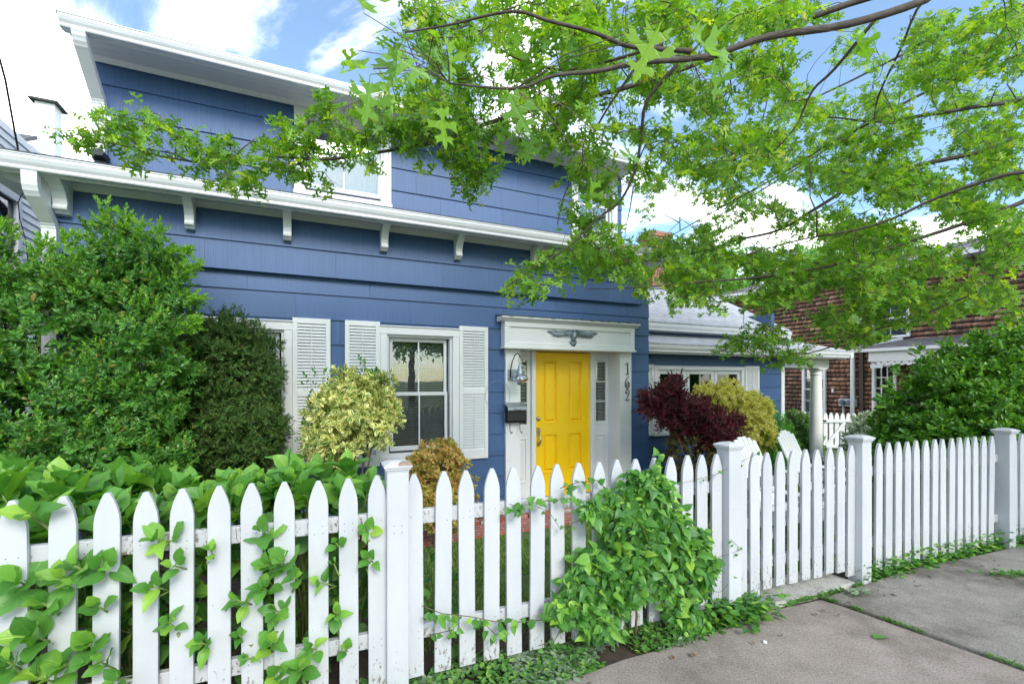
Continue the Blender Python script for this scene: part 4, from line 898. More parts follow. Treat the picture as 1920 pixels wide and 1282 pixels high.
def bwin(y0, y1, z0, z1, zm, cols, rws, name='window', curtain=True):
    mb = MB(); t = .07
    hb(mb, 10.93, 11.04, y0 - t, y0, z0 - .06, z1 + .08); hb(mb, 10.93, 11.04, y1, y1 + t, z0 - .06, z1 + .08); hb(mb, 10.928, 11.04, y0, y1, z1, z1 + .08); hb(mb, 10.90, 11.04, y0, y1, z0 - .06, z0)
    hb(mb, 10.97, 11.0, y0, y1, zm - .02, zm + .02)
    wn = mb.build(name, M['white'], bh, bevel=.003); mb = MB()
    for i in range(1, cols): yy = y0 + (y1 - y0) * i / cols; hb(mb, 10.985, 11.0, yy - .01, yy + .01, z0, z1)
    for (a, b) in ((z0, zm), (zm, z1)):
        for i in range(1, rws): zz = a + (b - a) * i / rws; hb(mb, 10.986, 11.0, y0, y1, zz - .01, zz + .01)
    mb.build('muntin', M['white'], wn)
    mb = MB(); hb(mb, 11.005, 11.01, y0, y1, z0, z1); mb.build('glass', M['glass'], wn)
    if curtain: mb = MB(); hb(mb, 11.06, 11.07, y0, y1, z0, z1); mb.build('curtain', M['curtain'], wn)
bwin(3.28, 3.86, 0.62, 2.03, 1.33, 3, 2)
bwin(1.17, 1.93, 2.80, 3.73, 3.27, 2, 1)
dm = MB(); hb(dm, 10.93, 11.04, 1.40, 1.47, -.1, 2.08); hb(dm, 10.93, 11.04, 1.90, 1.97, -.1, 2.08); hb(dm, 10.93, 11.04, 1.47, 1.90, 1.98, 2.08); hb(dm, 10.96, 10.99, 1.47, 1.90, -.1, .75)
for i in range(4): yy = 1.47 + .43 * i / 3; hb(dm, 10.965, 10.985, yy - .014, yy + .014, .751, 1.979)
for i in range(4): zz = .80 + 1.18 * i / 4; hb(dm, 10.966, 10.984, 1.484, 1.886, zz - .014, zz + .014)
dr_ = dm.build('porch_door', M['white'], bh, bevel=.002); mb = MB(); hb(mb, 10.99, 10.995, 1.47, 1.90, .75, 1.98); mb.build('glass', M['glass'], dr_)
# porch: roof, fascia, scalloped trim, downspout
mb = MB(); q = [(10.25, -4.8, 2.42), (11.0, -4.8, 2.66), (11.0, 2.1, 2.66), (10.25, 2.1, 2.42)]; q = [(a - 11, b - 2, c + .2) for a, b, c in q]
mb.add(q + [(a, b, c + .03) for a, b, c in q], [(3, 2, 1, 0), (4, 5, 6, 7), (0, 1, 5, 4), (1, 2, 6, 5), (2, 3, 7, 6), (3, 0, 4, 7)]); mb.build('porch_roof', M['roof_dark'], bh, uvplane=((0, 1, 0), (1, 0, 0)))
mb = MB(); hb(mb, 10.20, 10.30, -4.8, 2.1, 2.36, 2.44); hb(mb, 10.30, 10.36, -4.8, 1.72, 2.10, 2.40); hb(mb, 10.36, 11.0, 1.62, 1.72, 2.10, 2.40); mb.build('porch_fascia', M['white'], bh, bevel=.003)
mb = MB(); y = 1.66
while y > -4.6:                                  # scallops
    n = 6; k = len(mb.v); pts = [(10.315, y, 2.11)] + [(10.315, y - .075 + .075 * math.cos(math.pi * i / n), 2.045 - .055 * math.sin(math.pi * i / n)) for i in range(n + 1)] + [(10.315, y - .15, 2.11)]
    mb.prism([(p[1] - 2, p[2] + .2) for p in pts], 'x', 10.31 - 11, 10.33 - 11); y -= .152
hb(mb, 10.312, 10.335, 1.40, 1.68, 1.93, 2.05); mb.build('scalloped_trim', M['white'], bh)
mb = MB(); y = 1.58
while y > -2.5: mb.tube([(10.305 - 11, y - 2, 2.275), (10.316 - 11, y - 2, 2.275)], .016, 8); y -= .152
for i in range(7): a = R(20 + 25 * i); mb.tube([(10.305 - 11, 1.60 + .045 * math.cos(a) - 2, 2.22 + .045 * math.sin(a)), (10.305 - 11, 1.60 + .075 * math.cos(a) - 2, 2.22 + .075 * math.sin(a))], .006, 5)
mb.build('trim_cutout', M['iron'], bh)
mb = MB(); mb.tube([(10.95 - 11, 1.25 - 2, 2.90), (10.6 - 11, 1.9 - 2, 2.74), (10.45 - 11, 2.08 - 2, 2.66), (10.32 - 11, 2.12 - 2, 2.55), (10.30 - 11, 2.12 - 2, .0)], .05, 8); mb.build('downspout', M['alu'], bh, smooth=True)
mb = MB(); hb(mb, 10.86, 10.99, 2.36, 2.80, .86, 1.08); bxm = mb.build('meter_box', M['meter'], bh, bevel=.01)
for yy in (2.48, 2.68): MB().lathe([(.075, 0), (.075, .05), (.065, .075), (0, .085)], 0, 0, 18).build('meter_dial', M['curtain'], bxm, smooth='auto').matrix_basis = Matrix.Translation((10.86 - 11, yy - 2, 1.17)) @ Matrix.Rotation(R(-90), 4, 'Y')
mb = MB().tube([(10.93 - 11, 2.42 - 2, 1.27), (10.93 - 11, 2.42 - 2, 4.7)], .035, 10).tube([(10.93 - 11, 2.70 - 2, 1.07), (10.93 - 11, 2.70 - 2, -.1)], .03, 8); mb.build('conduit', M['meter'], bh, smooth=True)
mb = MB(); hb(mb, 10.95, 10.985, 3.02 - .03, 3.02 + .03, 1.25, 1.36); mb.build('wall_outlet', M['column'], bh, bevel=.004)

# ------------------------------------------------------------------ white neighbour on the left
wh = empty('white_house', hw(-7, 3, -.2), HA); tag(wh, 'white clapboard house with grey roof at the left edge behind the shrubs', 'house')
def wb(mb, x0, x1, y0, y1, z0, z1): return mb.box(x0 + 7, x1 + 7, y0 - 3, y1 - 3, z0 + .2, z1 + .2)
mb = MB(); z = 0; wop = [(2.55, 3.17, 3.05, 4.07)]
while z < 5.0:
    for (a, b, c, d) in cut(-1.0, 7.5, z, z + .115, wop):
        f0 = .016 * (z + .115 - c) / .115; f1 = .016 * (z + .115 - d) / .115
        mb.hexa([(f0, a - 3, c + .2), (f0, b - 3, c + .2), (-.03, b - 3, c + .2), (-.03, a - 3, c + .2), (f1, a - 3, d + .2), (f1, b - 3, d + .2), (-.03, b - 3, d + .2), (-.03, a - 3, d + .2)])
    z += .115
mb.build('clapboard', M['clap'], wh)
mb = MB()
for (a, b, c, d) in cut(-1, 7.5, -.2, 5.0, wop): wb(mb, -7.12, -7.03, a, b, c, d)
wb(mb, -13, -7.12, -1, -.9, -.2, 5.0); wb(mb, -13, -7.12, 7.4, 7.5, -.2, 5); wb(mb, -7.9, -7.85, -.9, 7.4, 0, 4.9); mb.build('wall', M['clap'], wh)
mb = MB(); wb(mb, -7.02, -6.95, 2.45, 2.55, 2.98, 4.17); wb(mb, -7.02, -6.95, 3.17, 3.27, 2.98, 4.17); wb(mb, -7.02, -6.95, 2.55, 3.17, 4.07, 4.17); wb(mb, -7.02, -6.93, 2.55, 3.17, 2.98, 3.05); wb(mb, -7.02, -6.97, 2.55, 3.17, 3.54, 3.58)
wn = mb.build('window', M['white'], wh, bevel=.003); mb = MB(); wb(mb, -7.01, -7.005, 2.55, 3.17, 3.05, 4.07); mb.build('glass', M['glass'], wn); mb = MB(); wb(mb, -7.2, -7.19, 2.5, 3.2, 3.0, 4.07); mb.build('curtain', M['curtain'], wn)
# gable return: grey roof with a white fascia under it
def tri(name, pts, mat, th=.06):
    pts = [Vector(p) - Vector(wh.location) for p in pts]; rot = Matrix.Rotation(-HA, 3, 'Z'); pts = [rot @ p for p in pts]
    n = (pts[1] - pts[0]).cross(pts[2] - pts[0]).normalized(); n = n if n.z > 0 else -n; m = len(pts)
    return MB().add([tuple(p) for p in pts] + [tuple(p + n * th) for p in pts], [tuple(range(m)), tuple(range(2 * m - 1, m - 1, -1))] + [(i, i + m, (i + 1) % m + m, (i + 1) % m) for i in range(m)]).build(name, M[mat], wh, uvplane=((1, 0, 0), (0, 0, 2.2)))
tri('roof', [P(-90, 236, 9.6), P(72, 262, 9.0), P(-90, 294, 7.6)], 'roof_dark')
tri('rake_board', [P(90, 264, 8.95), P(90, 276, 8.95), P(-90, 316, 7.5), P(-90, 292, 7.5)], 'white', .12)
tri('rake_board', [P(86, 276, 9.1), P(84, 300, 9.1), P(-90, 345, 8.0), P(-90, 318, 8.0)], 'soffit', .1)
wc = P(90, 255, 10.5)
mb = MB(); lo = Matrix.Rotation(-HA, 3, 'Z') @ (wc - Vector(wh.location)); mb.box(lo.x - .17, lo.x + .17, lo.y - .15, lo.y + .2, 3.0, lo.z + .68); chm2 = mb.build('chimney', M['clap'], wh, bevel=.005)
MB().box(lo.x - .25, lo.x + .25, lo.y - .25, lo.y + .30, lo.z + .68, lo.z + .72).build('chimney_cap', M['iron'], chm2)
mb = MB().tube([P(-70, -120, 2.6), P(-20, 40, 3.0), P(10, 150, 3.4), P(30, 260, 3.7), P(43, 328, 3.95)], .007, 6); tag(mb.build('power_cable', M['cable'], smooth=True), 'black service cable running down from the sky to the lower gutter corner', 'cable')
mb = MB().tube([P(52, 358, 4.15), P(40, 366, 4.2), P(34, 380, 4.3), P(37, 410, 4.4), P(48, 450, 4.4), P(56, 520, 4.4)], .004, 6); tag(mb.build('slack_cable', M['cable'], smooth=True), 'thin slack black cable looping down against the white clapboard wall', 'cable')

# ------------------------------------------------------------------ front picket fence and gate
def pk_out(wd, h, tw=.020, sh=.125):
    hw_ = wd / 2; r = [(hw_, 0), (hw_, h - sh)]
    for t in (.25, .5, .75, 1): r.append((hw_ - (hw_ - tw / 2) * t ** 1.75, h - sh + sh * t * .985))
    r.append((tw / 2 - .003, h)); return r + [(-x, z) for x, z in reversed(r)]
def ztop(x): return 1.128 - .0085 * x
def zbot(x): return .072 - .005 * x
def picket(parent, x, z0, z1, wd=.089, y=0.0, th=.020, lean=None, org=None, name='picket', label=None):
    ol = pk_out(wd, z1 - z0); mb = MB().prism([(px, pz) for px, pz in ol], 'y', -th / 2, th / 2)
    o = mb.build(name, M['picket'], parent, bevel=.0018); p = Vector((x, y, z0)) - (org or Vector()); o.location = p
    o.rotation_euler = (random.uniform(-.006, .006), (lean or 0) + random.uniform(-.009, .009), random.uniform(-.02, .02))
    if label: o['label'] = label
    return o
def post(parent, x, ztop_, wd=.105, y=0.0, org=None, cap=.145, z0=-.06, chipped=False):
    o_ = org or Vector(); mb = MB().box(-wd / 2, wd / 2, -wd / 2, wd / 2, 0, ztop_ - z0 - .055)
    p = mb.build('post', M['picket'], parent, bevel=.004); p.location = Vector((x, y, z0)) - o_
    c = cap / 2; h = ztop_ - z0 - .055; mb = MB()
    mb.box(-c + .014, c - .014, -c + .014, c - .014, h, h + .012).box(-c + .006, c - .006, -c + .006, c - .006, h + .0121, h + .024)
    mb.add([(-c, -c, h + .0241), (c, -c, h + .0241), (c, c, h + .0241), (-c, c, h + .0241), (-c, -c, h + .036), (c, -c, h + .036), (c, c, h + .036), (-c, c, h + .036), (-c * .55, -c * .55, h + .052), (c * .55, -c * .55, h + .052), (c * .55, c * .55, h + .052), (-c * .55, c * .55, h + .052), (0, 0, h + .058)],
           [(3, 2, 1, 0), (0, 1, 5, 4), (1, 2, 6, 5), (2, 3, 7, 6), (3, 0, 4, 7), (4, 5, 9, 8), (5, 6, 10, 9), (6, 7, 11, 10), (7, 4, 8, 11), (8, 9, 12), (9, 10, 12), (10, 11, 12), (11, 8, 12)])
    cp = mb.build('post_cap', M['picket'], p, bevel=.0025)
    if chipped:
        MB().prism([(-.005, h + .0362), (.068, h + .0362), (.060, h + .048), (.03, h + .0545), (.008, h + .050)], 'y', -c - .0015, -c * .45).build('bare_wood', simple('bare_wood', (.36, .25, .19), .9, var=.4, nscale=40, stretch=(1, 1, 8)), p)
    return p
def rail(parent, x0, x1, z0, z1, y=.035, h=.076, org=None, th=.036):
    o_ = org or Vector(); mb = MB().hexa([(0, y - th / 2, 0), (x1 - x0, y - th / 2, z1 - z0), (x1 - x0, y + th / 2, z1 - z0), (0, y + th / 2, 0), (0, y - th / 2, h), (x1 - x0, y - th / 2, z1 - z0 + h), (x1 - x0, y + th / 2, z1 - z0 + h), (0, y + th / 2, h)])
    o = mb.build('rail', M['picket'], parent, bevel=.004); o.location = Vector((x0, 0, z0)) - o_; return o
fl = empty('picket_fence', fw(-.52, 0, 0), FA); tag(fl, 'white picket fence with hydrangea shoots poking through, left of the gate', 'fence'); ol_ = Vector((-.52, 0, 0))
for x in (-2.42, -2.28, -2.14, -1.998, -1.854, -1.713, -1.574, -1.445, -1.301, -1.169, -1.034, -.888, -.748, -.612, -.424, -.278, -.141, -.003, .134, .274, .412, .552, .692, .829, .968, 1.106, 1.235, 1.367, 1.499, 1.63):
    picket(fl, x, zbot(x), ztop(x) + random.uniform(-.004, .004), org=ol_)
post(fl, -.518, 1.208, org=ol_, y=.0, z0=0.05, chipped=True, wd=.108, cap=.140); post(fl, 1.735, 1.192, org=ol_, y=-.01, wd=.112, cap=.145)
for a, b in ((-2.5, -.57), (-.465, 1.68)):
    rail(fl, a, b, .857 - .0085 * a, .857 - .0085 * b, org=ol_); rail(fl, a, b, .252 - .006 * a, .252 - .006 * b, org=ol_)
gt = empty('garden_gate', fw(2.42, 0, 0), FA); tag(gt, 'white picket gate with diagonal brace over the pale concrete threshold', 'gate'); og = Vector((2.42, 0, 0))
for i, x in enumerate((1.862, 1.985, 2.105, 2.237, 2.372, 2.508, 2.641, 2.775, 2.905)):
    picket(gt, x, zbot(x) + (.03, -.01, .03, .035, .03, .035, .03, .04, .03)[i] + .02, ztop(x) - .012 + random.uniform(-.008, .006), wd=.090, th=.020, org=og, lean=.004)
rail(gt, 1.83, 2.95, .84, .835, org=og, y=.036); rail(gt, 1.83, 2.95, .255, .25, org=og, y=.036)
mb = MB().hexa([(1.90 - 2.42, .02, .33), (1.98 - 2.42, .02, .33), (1.98 - 2.42, .05, .33), (1.90 - 2.42, .05, .33), (2.78 - 2.42, .02, .84), (2.86 - 2.42, .02, .84), (2.86 - 2.42, .05, .84), (2.78 - 2.42, .05, .84)]); mb.build('brace', M['picket'], gt, bevel=.003)
frt = empty('picket_fence', fw(3.12, 0, 0), FA); tag(frt, 'white picket fence right of the gate running in front of the big dark shrub', 'fence'); orr = Vector((3.12, 0, 0))
post(frt, 3.125, 1.180, org=orr, y=-.01, wd=.112, cap=.150); post(frt, 5.31, 1.150, org=orr, y=-.01, wd=.115, cap=.16); post(frt, 7.5, 1.13, org=orr, wd=.12, cap=.2)
picket(frt, 3.025, .06, 1.10, org=orr); picket(frt, 3.235, .06, 1.105, org=orr)
for i in range(14): x = 3.373 + i * .13; picket(frt, x, zbot(x) + .0, ztop(x) + random.uniform(-.004, .004), wd=.086, th=.020, org=orr, lean=.0 + .001 * i)
for i in range(14): x = 5.50 + i * .138; picket(frt, x, zbot(x), ztop(x), th=.024, org=orr)
rail(frt, 3.18, 5.25, .83, .815, org=orr); rail(frt, 3.18, 5.25, .24, .23, org=orr); rail(frt, 5.37, 7.45, .81, .80, org=orr); rail(frt, 5.37, 7.45, .23, .22, org=orr)
# back fence with its gate
bf = empty('picket_fence', (8.9, 12.0, -.22)); tag(bf, 'low white picket fence between the blue house and the brown house', 'fence')
def bpick(parent, x, z1, z0=-.22, ox=8.9, wd=.105):
    mb = MB().prism(pk_out(wd, z1 - z0, .03, .10), 'y', -.012, .012); o = mb.build('picket', M['white'], parent, bevel=.002); o.location = (x - ox, 0, z0 + .22)
for i in range(7): bpick(bf, 7.0 + i * .146, .80 - .003 * i)
for i in range(13): bpick(bf, 9.10 + i * .146, .765)
for a_ in ((6.9 - 8.9, 8.05 - 8.9, .012, .05, .62, .71), (6.9 - 8.9, 8.05 - 8.9, .012, .05, .12, .20), (9.05 - 8.9, 2.1, .012, .05, .62, .71), (9.05 - 8.9, 2.1, .012, .05, .12, .20)): MB().box(*a_).build('rail', M['white'], bf, bevel=.003)
bg2 = empty('back_gate', (8.5, 11.95, -.22)); tag(bg2, 'white picket gate with two diagonal braces behind the porch column', 'gate')
for i in range(7): bpick(bg2, 8.07 + i * .148, .775 - .002 * i, ox=8.5, z0=-.14)
for a_ in (.75, .10): MB().box(-.5, .5, -.05, -.013, a_, a_ + .08).build('rail', M['white'], bg2, bevel=.003)
MB().hexa([(-.45, -.045, .18), (-.37, -.045, .18), (-.37, -.015, .18), (-.45, -.015, .18), (.0, -.045, .75), (.10, -.045, .75), (.10, -.015, .75), (.0, -.015, .75)]).hexa([(.38, -.045, .30), (.47, -.045, .30), (.47, -.015, .30), (.38, -.015, .30), (.05, -.045, .75), (.15, -.045, .75), (.15, -.015, .75), (.05, -.015, .75)]).build('brace', M['white'], bg2, bevel=.003)
for a_ in (.77, .12): MB().box(-.52, -.44, -.06, -.052, a_, a_ + .04).build('hinge', M['iron'], bg2)

# ------------------------------------------------------------------ adirondack chairs (local +X is forward)
def adirondack(loc, rz, label):
    r = empty('adirondack_chair', loc, rz); tag(r, label, 'garden chair', 'white slatted garden chairs on the lawn')
    for i in range(6):
        y = -.25 + i * .10; tz = .90 + .085 * math.cos((i - 2.5) * .62)
        mb = MB().prism([(-.045, 0), (.045, 0), (.045, tz - .02), (.03, tz), (-.03, tz), (-.045, tz - .02)], 'x', -.01, .01); o = mb.build('back_slat', M['chairpaint'], r, bevel=.003); o.location = (-.16, y, .28); o.rotation_euler = (0, R(-24), 0)
        o.scale = (1, 1, .82)
    for i in range(6): MB().box(-.04, .04, -.29, .29, -.009, .009).build('seat_slat', M['chairpaint'], r, bevel=.003).matrix_basis = Matrix.Translation((-.10 + i * .09, 0, .27 + i * .022)) @ Matrix.Rotation(R(-13), 4, 'Y')
    for s in (-1, 1):
        MB().box(-.40, .42, s * .36 - .07, s * .36 + .07, .525, .545).build('armrest', M['chairpaint'], r, bevel=.008)
        MB().box(.30, .40, s * .315 - .011, s * .315 + .011, 0, .5245).build('leg', M['chairpaint'], r, bevel=.003)
        MB().prism([(-.50, 0), (-.42, 0), (.40, .30), (.40, .38), (.30, .38), (-.38, .13)], 'y', s * .300 - .01, s * .300 + .0).build('leg', M['chairpaint'], r, bevel=.003)
    MB().box(-.36, -.335, -.33, .33, .45, .52).box(-.20, -.18, -.29, .29, .24, .30).box(.395, .415, -.30, .30, .28, .38).build('cross_rail', M['chairpaint'], r, bevel=.003)
    return r
adirondack((2.98, 5.05, -.06), R(-52), 'white slatted garden chair behind the gate post beside the dark red shrub')
adirondack((3.95, 5.85, -.07), R(-48), 'white slatted garden chair beside the porch column')
#@@PART4
# ------------------------------------------------------------------ shrubs
def wpt(px, py, D): p = P(px, py, D); return (p.x, p.y, p.z)
S_euon = [sprig(T_oval, 14, .10, .046, 1.0, 2), sprig(T_oval, 18, .14, .044, 1.0, 2), sprig(T_oval, 10, .07, .048, 1.1, 2)]
S_tip = sprig(T_oval, 12, .09, .038, .75, 2)
def blobs_px(lst): return [(wpt(a, b, d), r) for a, b, d, r in lst]
big = blobs_px([(60, 650, 3.9, (.75, .45, .52)), (225, 640, 4.0, (.37, .36, .56)), (40, 800, 3.6, (.90, .45, .48)), (205, 790, 3.7, (.40, .38, .48)), (110, 870, 3.5, (.9, .45, .35)),
                (215, 510, 4.0, (.16, .18, .36)), (275, 510, 4.0, (.18, .16, .26)), (60, 540, 4.0, (.26, .26, .20)), (-60, 580, 4.0, (.4, .35, .45)), (305, 570, 3.9, (.15, .16, .18)), (120, 540, 3.9, (.22, .2, .14)), (295, 700, 3.7, (.14, .25, .42)), (0, 490, 4.1, (.10, .15, .14))])
ub = bush('euonymus_shrub', 'tall shaggy bright green shrub covering the left corner of the blue house', 'shrub', big, S_euon, 6500, M['euon'], (wpt(150, 712, 3.9)[0], 4.05, -.03), upw=1.0, lump=.22, lscale=4.6, depth=.50, size=(.75, 1.25), core=.85, stems=9, stemr=.018, clumps=230, cr=.15, extra=(M['euontip'], .42, S_tip))
# upright shoots standing clear of the crown, as in a shrub left unclipped
def shoots(parent, lst, mat, leaf, lsize, n, name='leader_shoot', rad=.045):
    b = parent.location
    for (px, py, px2, py2, D) in lst:
        a = Vector(wpt(px, py, D)); e = Vector(wpt(px2, py2, D)); pts = []; dd = []
        for i in range(n):
            t = i / n; p = a.lerp(e, t); q = Vector((random.gauss(0, 1), random.gauss(0, 1), random.gauss(0, .6))).normalized(); rr = rad * (1.15 - t * .85) * random.random() ** .4; pts.append(p + q * rr - b); dd.append((q + (e - a).normalized() * 1.1))
        ax = np.array([list(p) for p in pts]); d = np.array([list(v) for v in dd])
        V, PP, uv = inst(leaf, ax, frames(d, jitter=.3), rng.uniform(.8, 1.2, n) * lsize)
        np_mesh(name, V, PP, mat, parent, uv)
shoots(ub, [(185, 470, 197, 378, 3.95), (245, 480, 232, 398, 3.95), (265, 480, 262, 418, 3.95), (300, 500, 300, 425, 3.95), (310, 470, 345, 470, 3.95), (320, 520, 365, 492, 3.9), (120, 480, 138, 440, 3.95), (80, 490, 82, 452, 3.95), (150, 520, 168, 470, 3.95), (10, 450, 5, 420, 4.0), (325, 560, 372, 560, 3.9), (330, 620, 372, 600, 3.8)], M['euontip'], S_tip, 1.0, 34, rad=.055)
S_yew = [sprig(T_need, 20, .065, .032, 1.1, 2, angle0=.35), sprig(T_need, 22, .08, .032, .95, 2, angle0=.4)]
yw = blobs_px([(440, 720, 4.45, (.38, .36, .62)), (430, 800, 4.4, (.42, .36, .50)), (400, 680, 4.45, (.28, .3, .42)), (460, 790, 4.45, (.34, .3, .45)), (340, 870, 4.3, (.4, .3, .2))])
bush('yew_shrub', 'dark clipped conifer shrub in front of the left downstairs window', 'shrub', yw, S_yew, 8500, M['yew'], (wpt(440, 712, 4.45)[0], 4.45, -.03), upw=.35, lump=.08, lscale=7, depth=.2, size=(.8, 1.2), core=.8, stems=3, clumps=340, cr=.07, cdepth=.4)
S_var = [sprig(T_oval, 9, .06, .078, 1.1, 3, taper=.3), sprig(T_oval, 7, .05, .072, 1.0, 3, taper=.3)]
vb = blobs_px([(660, 765, 4.55, (.36, .28, .28)), (650, 810, 4.55, (.32, .28, .22)), (690, 790, 4.5, (.24, .25, .26)), (665, 728, 4.6, (.27, .22, .13)), (612, 780, 4.6, (.16, .2, .22)), (610, 850, 4.6, (.16, .2, .12))])
vr_ = bush('variegated_shrub', 'rounded cream and green variegated shrub between the two downstairs windows', 'shrub', vb, S_var, 900, M['varieg'], (wpt(655, 712, 4.55)[0], 4.55, -.03), upw=.5, lump=.13, lscale=6, depth=.28, size=(.7, 1.05), core=.5, coremat=M['olive'], stems=9, stemr=.010, clumps=90, cr=.085)
shoots(vr_, [(600, 800, 590, 690, 4.6), (585, 830, 572, 700, 4.6), (620, 760, 608, 690, 4.6), (650, 720, 640, 690, 4.6), (680, 710, 676, 668, 4.6), (590, 850, 575, 780, 4.6), (700, 710, 702, 695, 4.55), (570, 830, 570, 790, 4.6)], M['euon'], T_oval, .045, 30, rad=.06)
ob = blobs_px([(820, 880, 4.6, (.25, .25, .27)), (822, 930, 4.55, (.31, .28, .33)), (800, 900, 4.6, (.2, .2, .25))])
S_or = [sprig(T_oval, 9, .05, .052, 1.0, 3, taper=.3)]
bush('small_shrub', 'small dome shaped orange and green shrub beneath the right downstairs window', 'shrub', ob, S_or, 1000, M['orange'], (wpt(822, 712, 4.6)[0], 4.6, -.03), upw=.5, lump=.07, lscale=6, depth=.12, size=(.7, 1.05), core=.75, coremat=M['olive'], stems=3, clumps=110, cr=.05)
S_bar = [sprig(T_oval, 12, .10, .044, 1.0, 3, taper=.2), sprig(T_oval, 15, .14, .040, .9, 3, taper=.2)]
bb = blobs_px([(1285, 780, 6.2, (.40, .34, .20)), (1265, 740, 6.2, (.10, .1, .12)), (1310, 765, 6.15, (.16, .15, .12)), (1380, 800, 6.1, (.10, .1, .08)), (1250, 755, 6.2, (.24, .26, .14)), (1325, 795, 6.1, (.24, .26, .24)), (1340, 815, 6.1, (.2, .24, .22)), (1230, 765, 6.2, (.16, .18, .10))])
bbr = bush('barberry_shrub', 'dark red leaved shrub growing at the corner of the blue house', 'shrub', bb, S_bar, 1500, M['barberry'], (wpt(1310, 712, 6.2)[0], 6.2, -.03), upw=.5, lump=.16, lscale=5, depth=.3, size=(.7, 1.1), core=.4, stems=7, stemr=.012, clumps=80, cr=.09)
bo = blobs_px([(1300, 850, 6.2, (.32, .3, .36)), (1330, 890, 6.15, (.26, .28, .40))]); b0 = bbr.location
p_, n_ = bush_points([((c[0] - b0.x, c[1] - b0.y, c[2] - b0.z), r) for c, r in bo], 1100, .12, 5, .3, zmin=.03)
V_, PP_, uv_ = inst(S_bar[0], p_, frames(n_ + np.array([0, 0, .4])), rng.uniform(.6, 1.0, len(p_))); lf = np_mesh('lower_foliage', V_, PP_, M['olive'], bbr, uv_); lf['label'] = 'olive brown lower leaves'
shoots(bbr, [(1215, 760, 1195, 730, 6.2), (1240, 740, 1225, 712, 6.2), (1260, 730, 1250, 712, 6.2), (1285, 740, 1272, 722, 6.2), (1320, 760, 1318, 740, 6.15), (1225, 780, 1202, 765, 6.2)], M['barberry'], T_oval, .035, 22, rad=.05)
gb = blobs_px([(1365, 775, 6.9, (.50, .4, .42)), (1385, 820, 6.9, (.44, .38, .42)), (1335, 765, 6.95, (.38, .35, .34)), (1400, 775, 6.9, (.28, .3, .36))])
S_gold = [sprig(T_oval, 12, .08, .058, .95, 3, taper=.3)]
bush('golden_shrub', 'golden yellow rounded shrub behind the dark red one', 'shrub', gb, S_gold, 2300, M['golden'], (wpt(1370, 712, 6.9)[0], 6.9, -.04), upw=.5, lump=.06, lscale=4, depth=.2, size=(.7, 1.0), core=.82, stems=5, clumps=200, cr=.07)
pbm = blobs_px([(1440, 830, 7.0, (.24, .22, .34)), (1450, 860, 6.9, (.26, .24, .34)), (1425, 870, 6.8, (.2, .2, .3))])
S_ph = [sprig(T_need, 18, .20, .065, .9, 2), sprig(T_need, 22, .26, .06, .9, 2)]
bush('perennial_clump', 'bright green upright narrow leaved plant at the wing corner behind the garden chairs', 'plant', pbm, S_ph, 420, M['phlox'], (wpt(1445, 712, 6.9)[0], 6.9, -.04), upw=2.2, lump=.1, depth=.35, size=(.8, 1.3), core=.5, stems=6, stemr=.006)
bxb = blobs_px([(1485, 815, 10.8, (.58, .4, .50)), (1492, 840, 10.7, (.56, .4, .50))])
bush('round_shrub', 'pale green leafy shrub behind the garden chair, left of the porch column', 'shrub', bxb, S_gold, 1300, M['boxgreen'], (wpt(1488, 712, 10.8)[0], 10.8, -.12), lump=.1, depth=.2, size=(.9, 1.3), core=.82, stems=3)
svb = blobs_px([(1650, 830, 8.9, (.52, .4, .38)), (1690, 860, 8.8, (.55, .45, .40)), (1640, 800, 9.0, (.35, .3, .22))])
bush('white_edged_shrub', 'low silvery white edged shrub beside the big dark green shrub', 'shrub', svb, S_gold, 1700, M['silver'], (wpt(1665, 712, 8.9)[0], 8.9, -.08), lump=.14, depth=.25, size=(.9, 1.3), core=.78, stems=3)
S_big = [sprig(T_oval, 11, .12, .088, 1.0, 2, taper=.25), sprig(T_oval, 9, .09, .084, 1.05, 2, taper=.25)]
rb = blobs_px([(1800, 800, 6.3, (.95, .7, .80)), (1870, 740, 6.4, (.80, .7, .80)), (1930, 800, 6.3, (.9, .7, .95)), (1760, 850, 6.0, (.65, .5, .55)), (2000, 700, 6.4, (.9, .7, .8)), (1880, 850, 6.0, (.9, .6, .6)), (1820, 720, 6.3, (.5, .4, .4))])
rbo = bush('large_shrub', 'large rounded dark green shrub rising behind the right picket fence', 'shrub', rb, S_big, 7500, M['bigshrub'], (wpt(1870, 712, 6.3)[0], 6.3, -.05), upw=.75, lump=.04, lscale=2.4, depth=.2, size=(.65, 1.0), core=.92, stems=7, stemr=.02, clumps=420, cr=.12, cdepth=.45)
shoots(rbo, [(1700, 700, 1672, 690, 6.1), (1730, 670, 1718, 650, 6.2), (1790, 650, 1765, 640, 6.3), (1840, 640, 1825, 622, 6.3), (1890, 620, 1885, 605, 6.3), (1690, 730, 1655, 712, 6.0), (1680, 770, 1648, 745, 5.9), (1915, 620, 1915, 600, 6.3)], M['bigshrub'], T_oval, .085, 16, rad=.10)

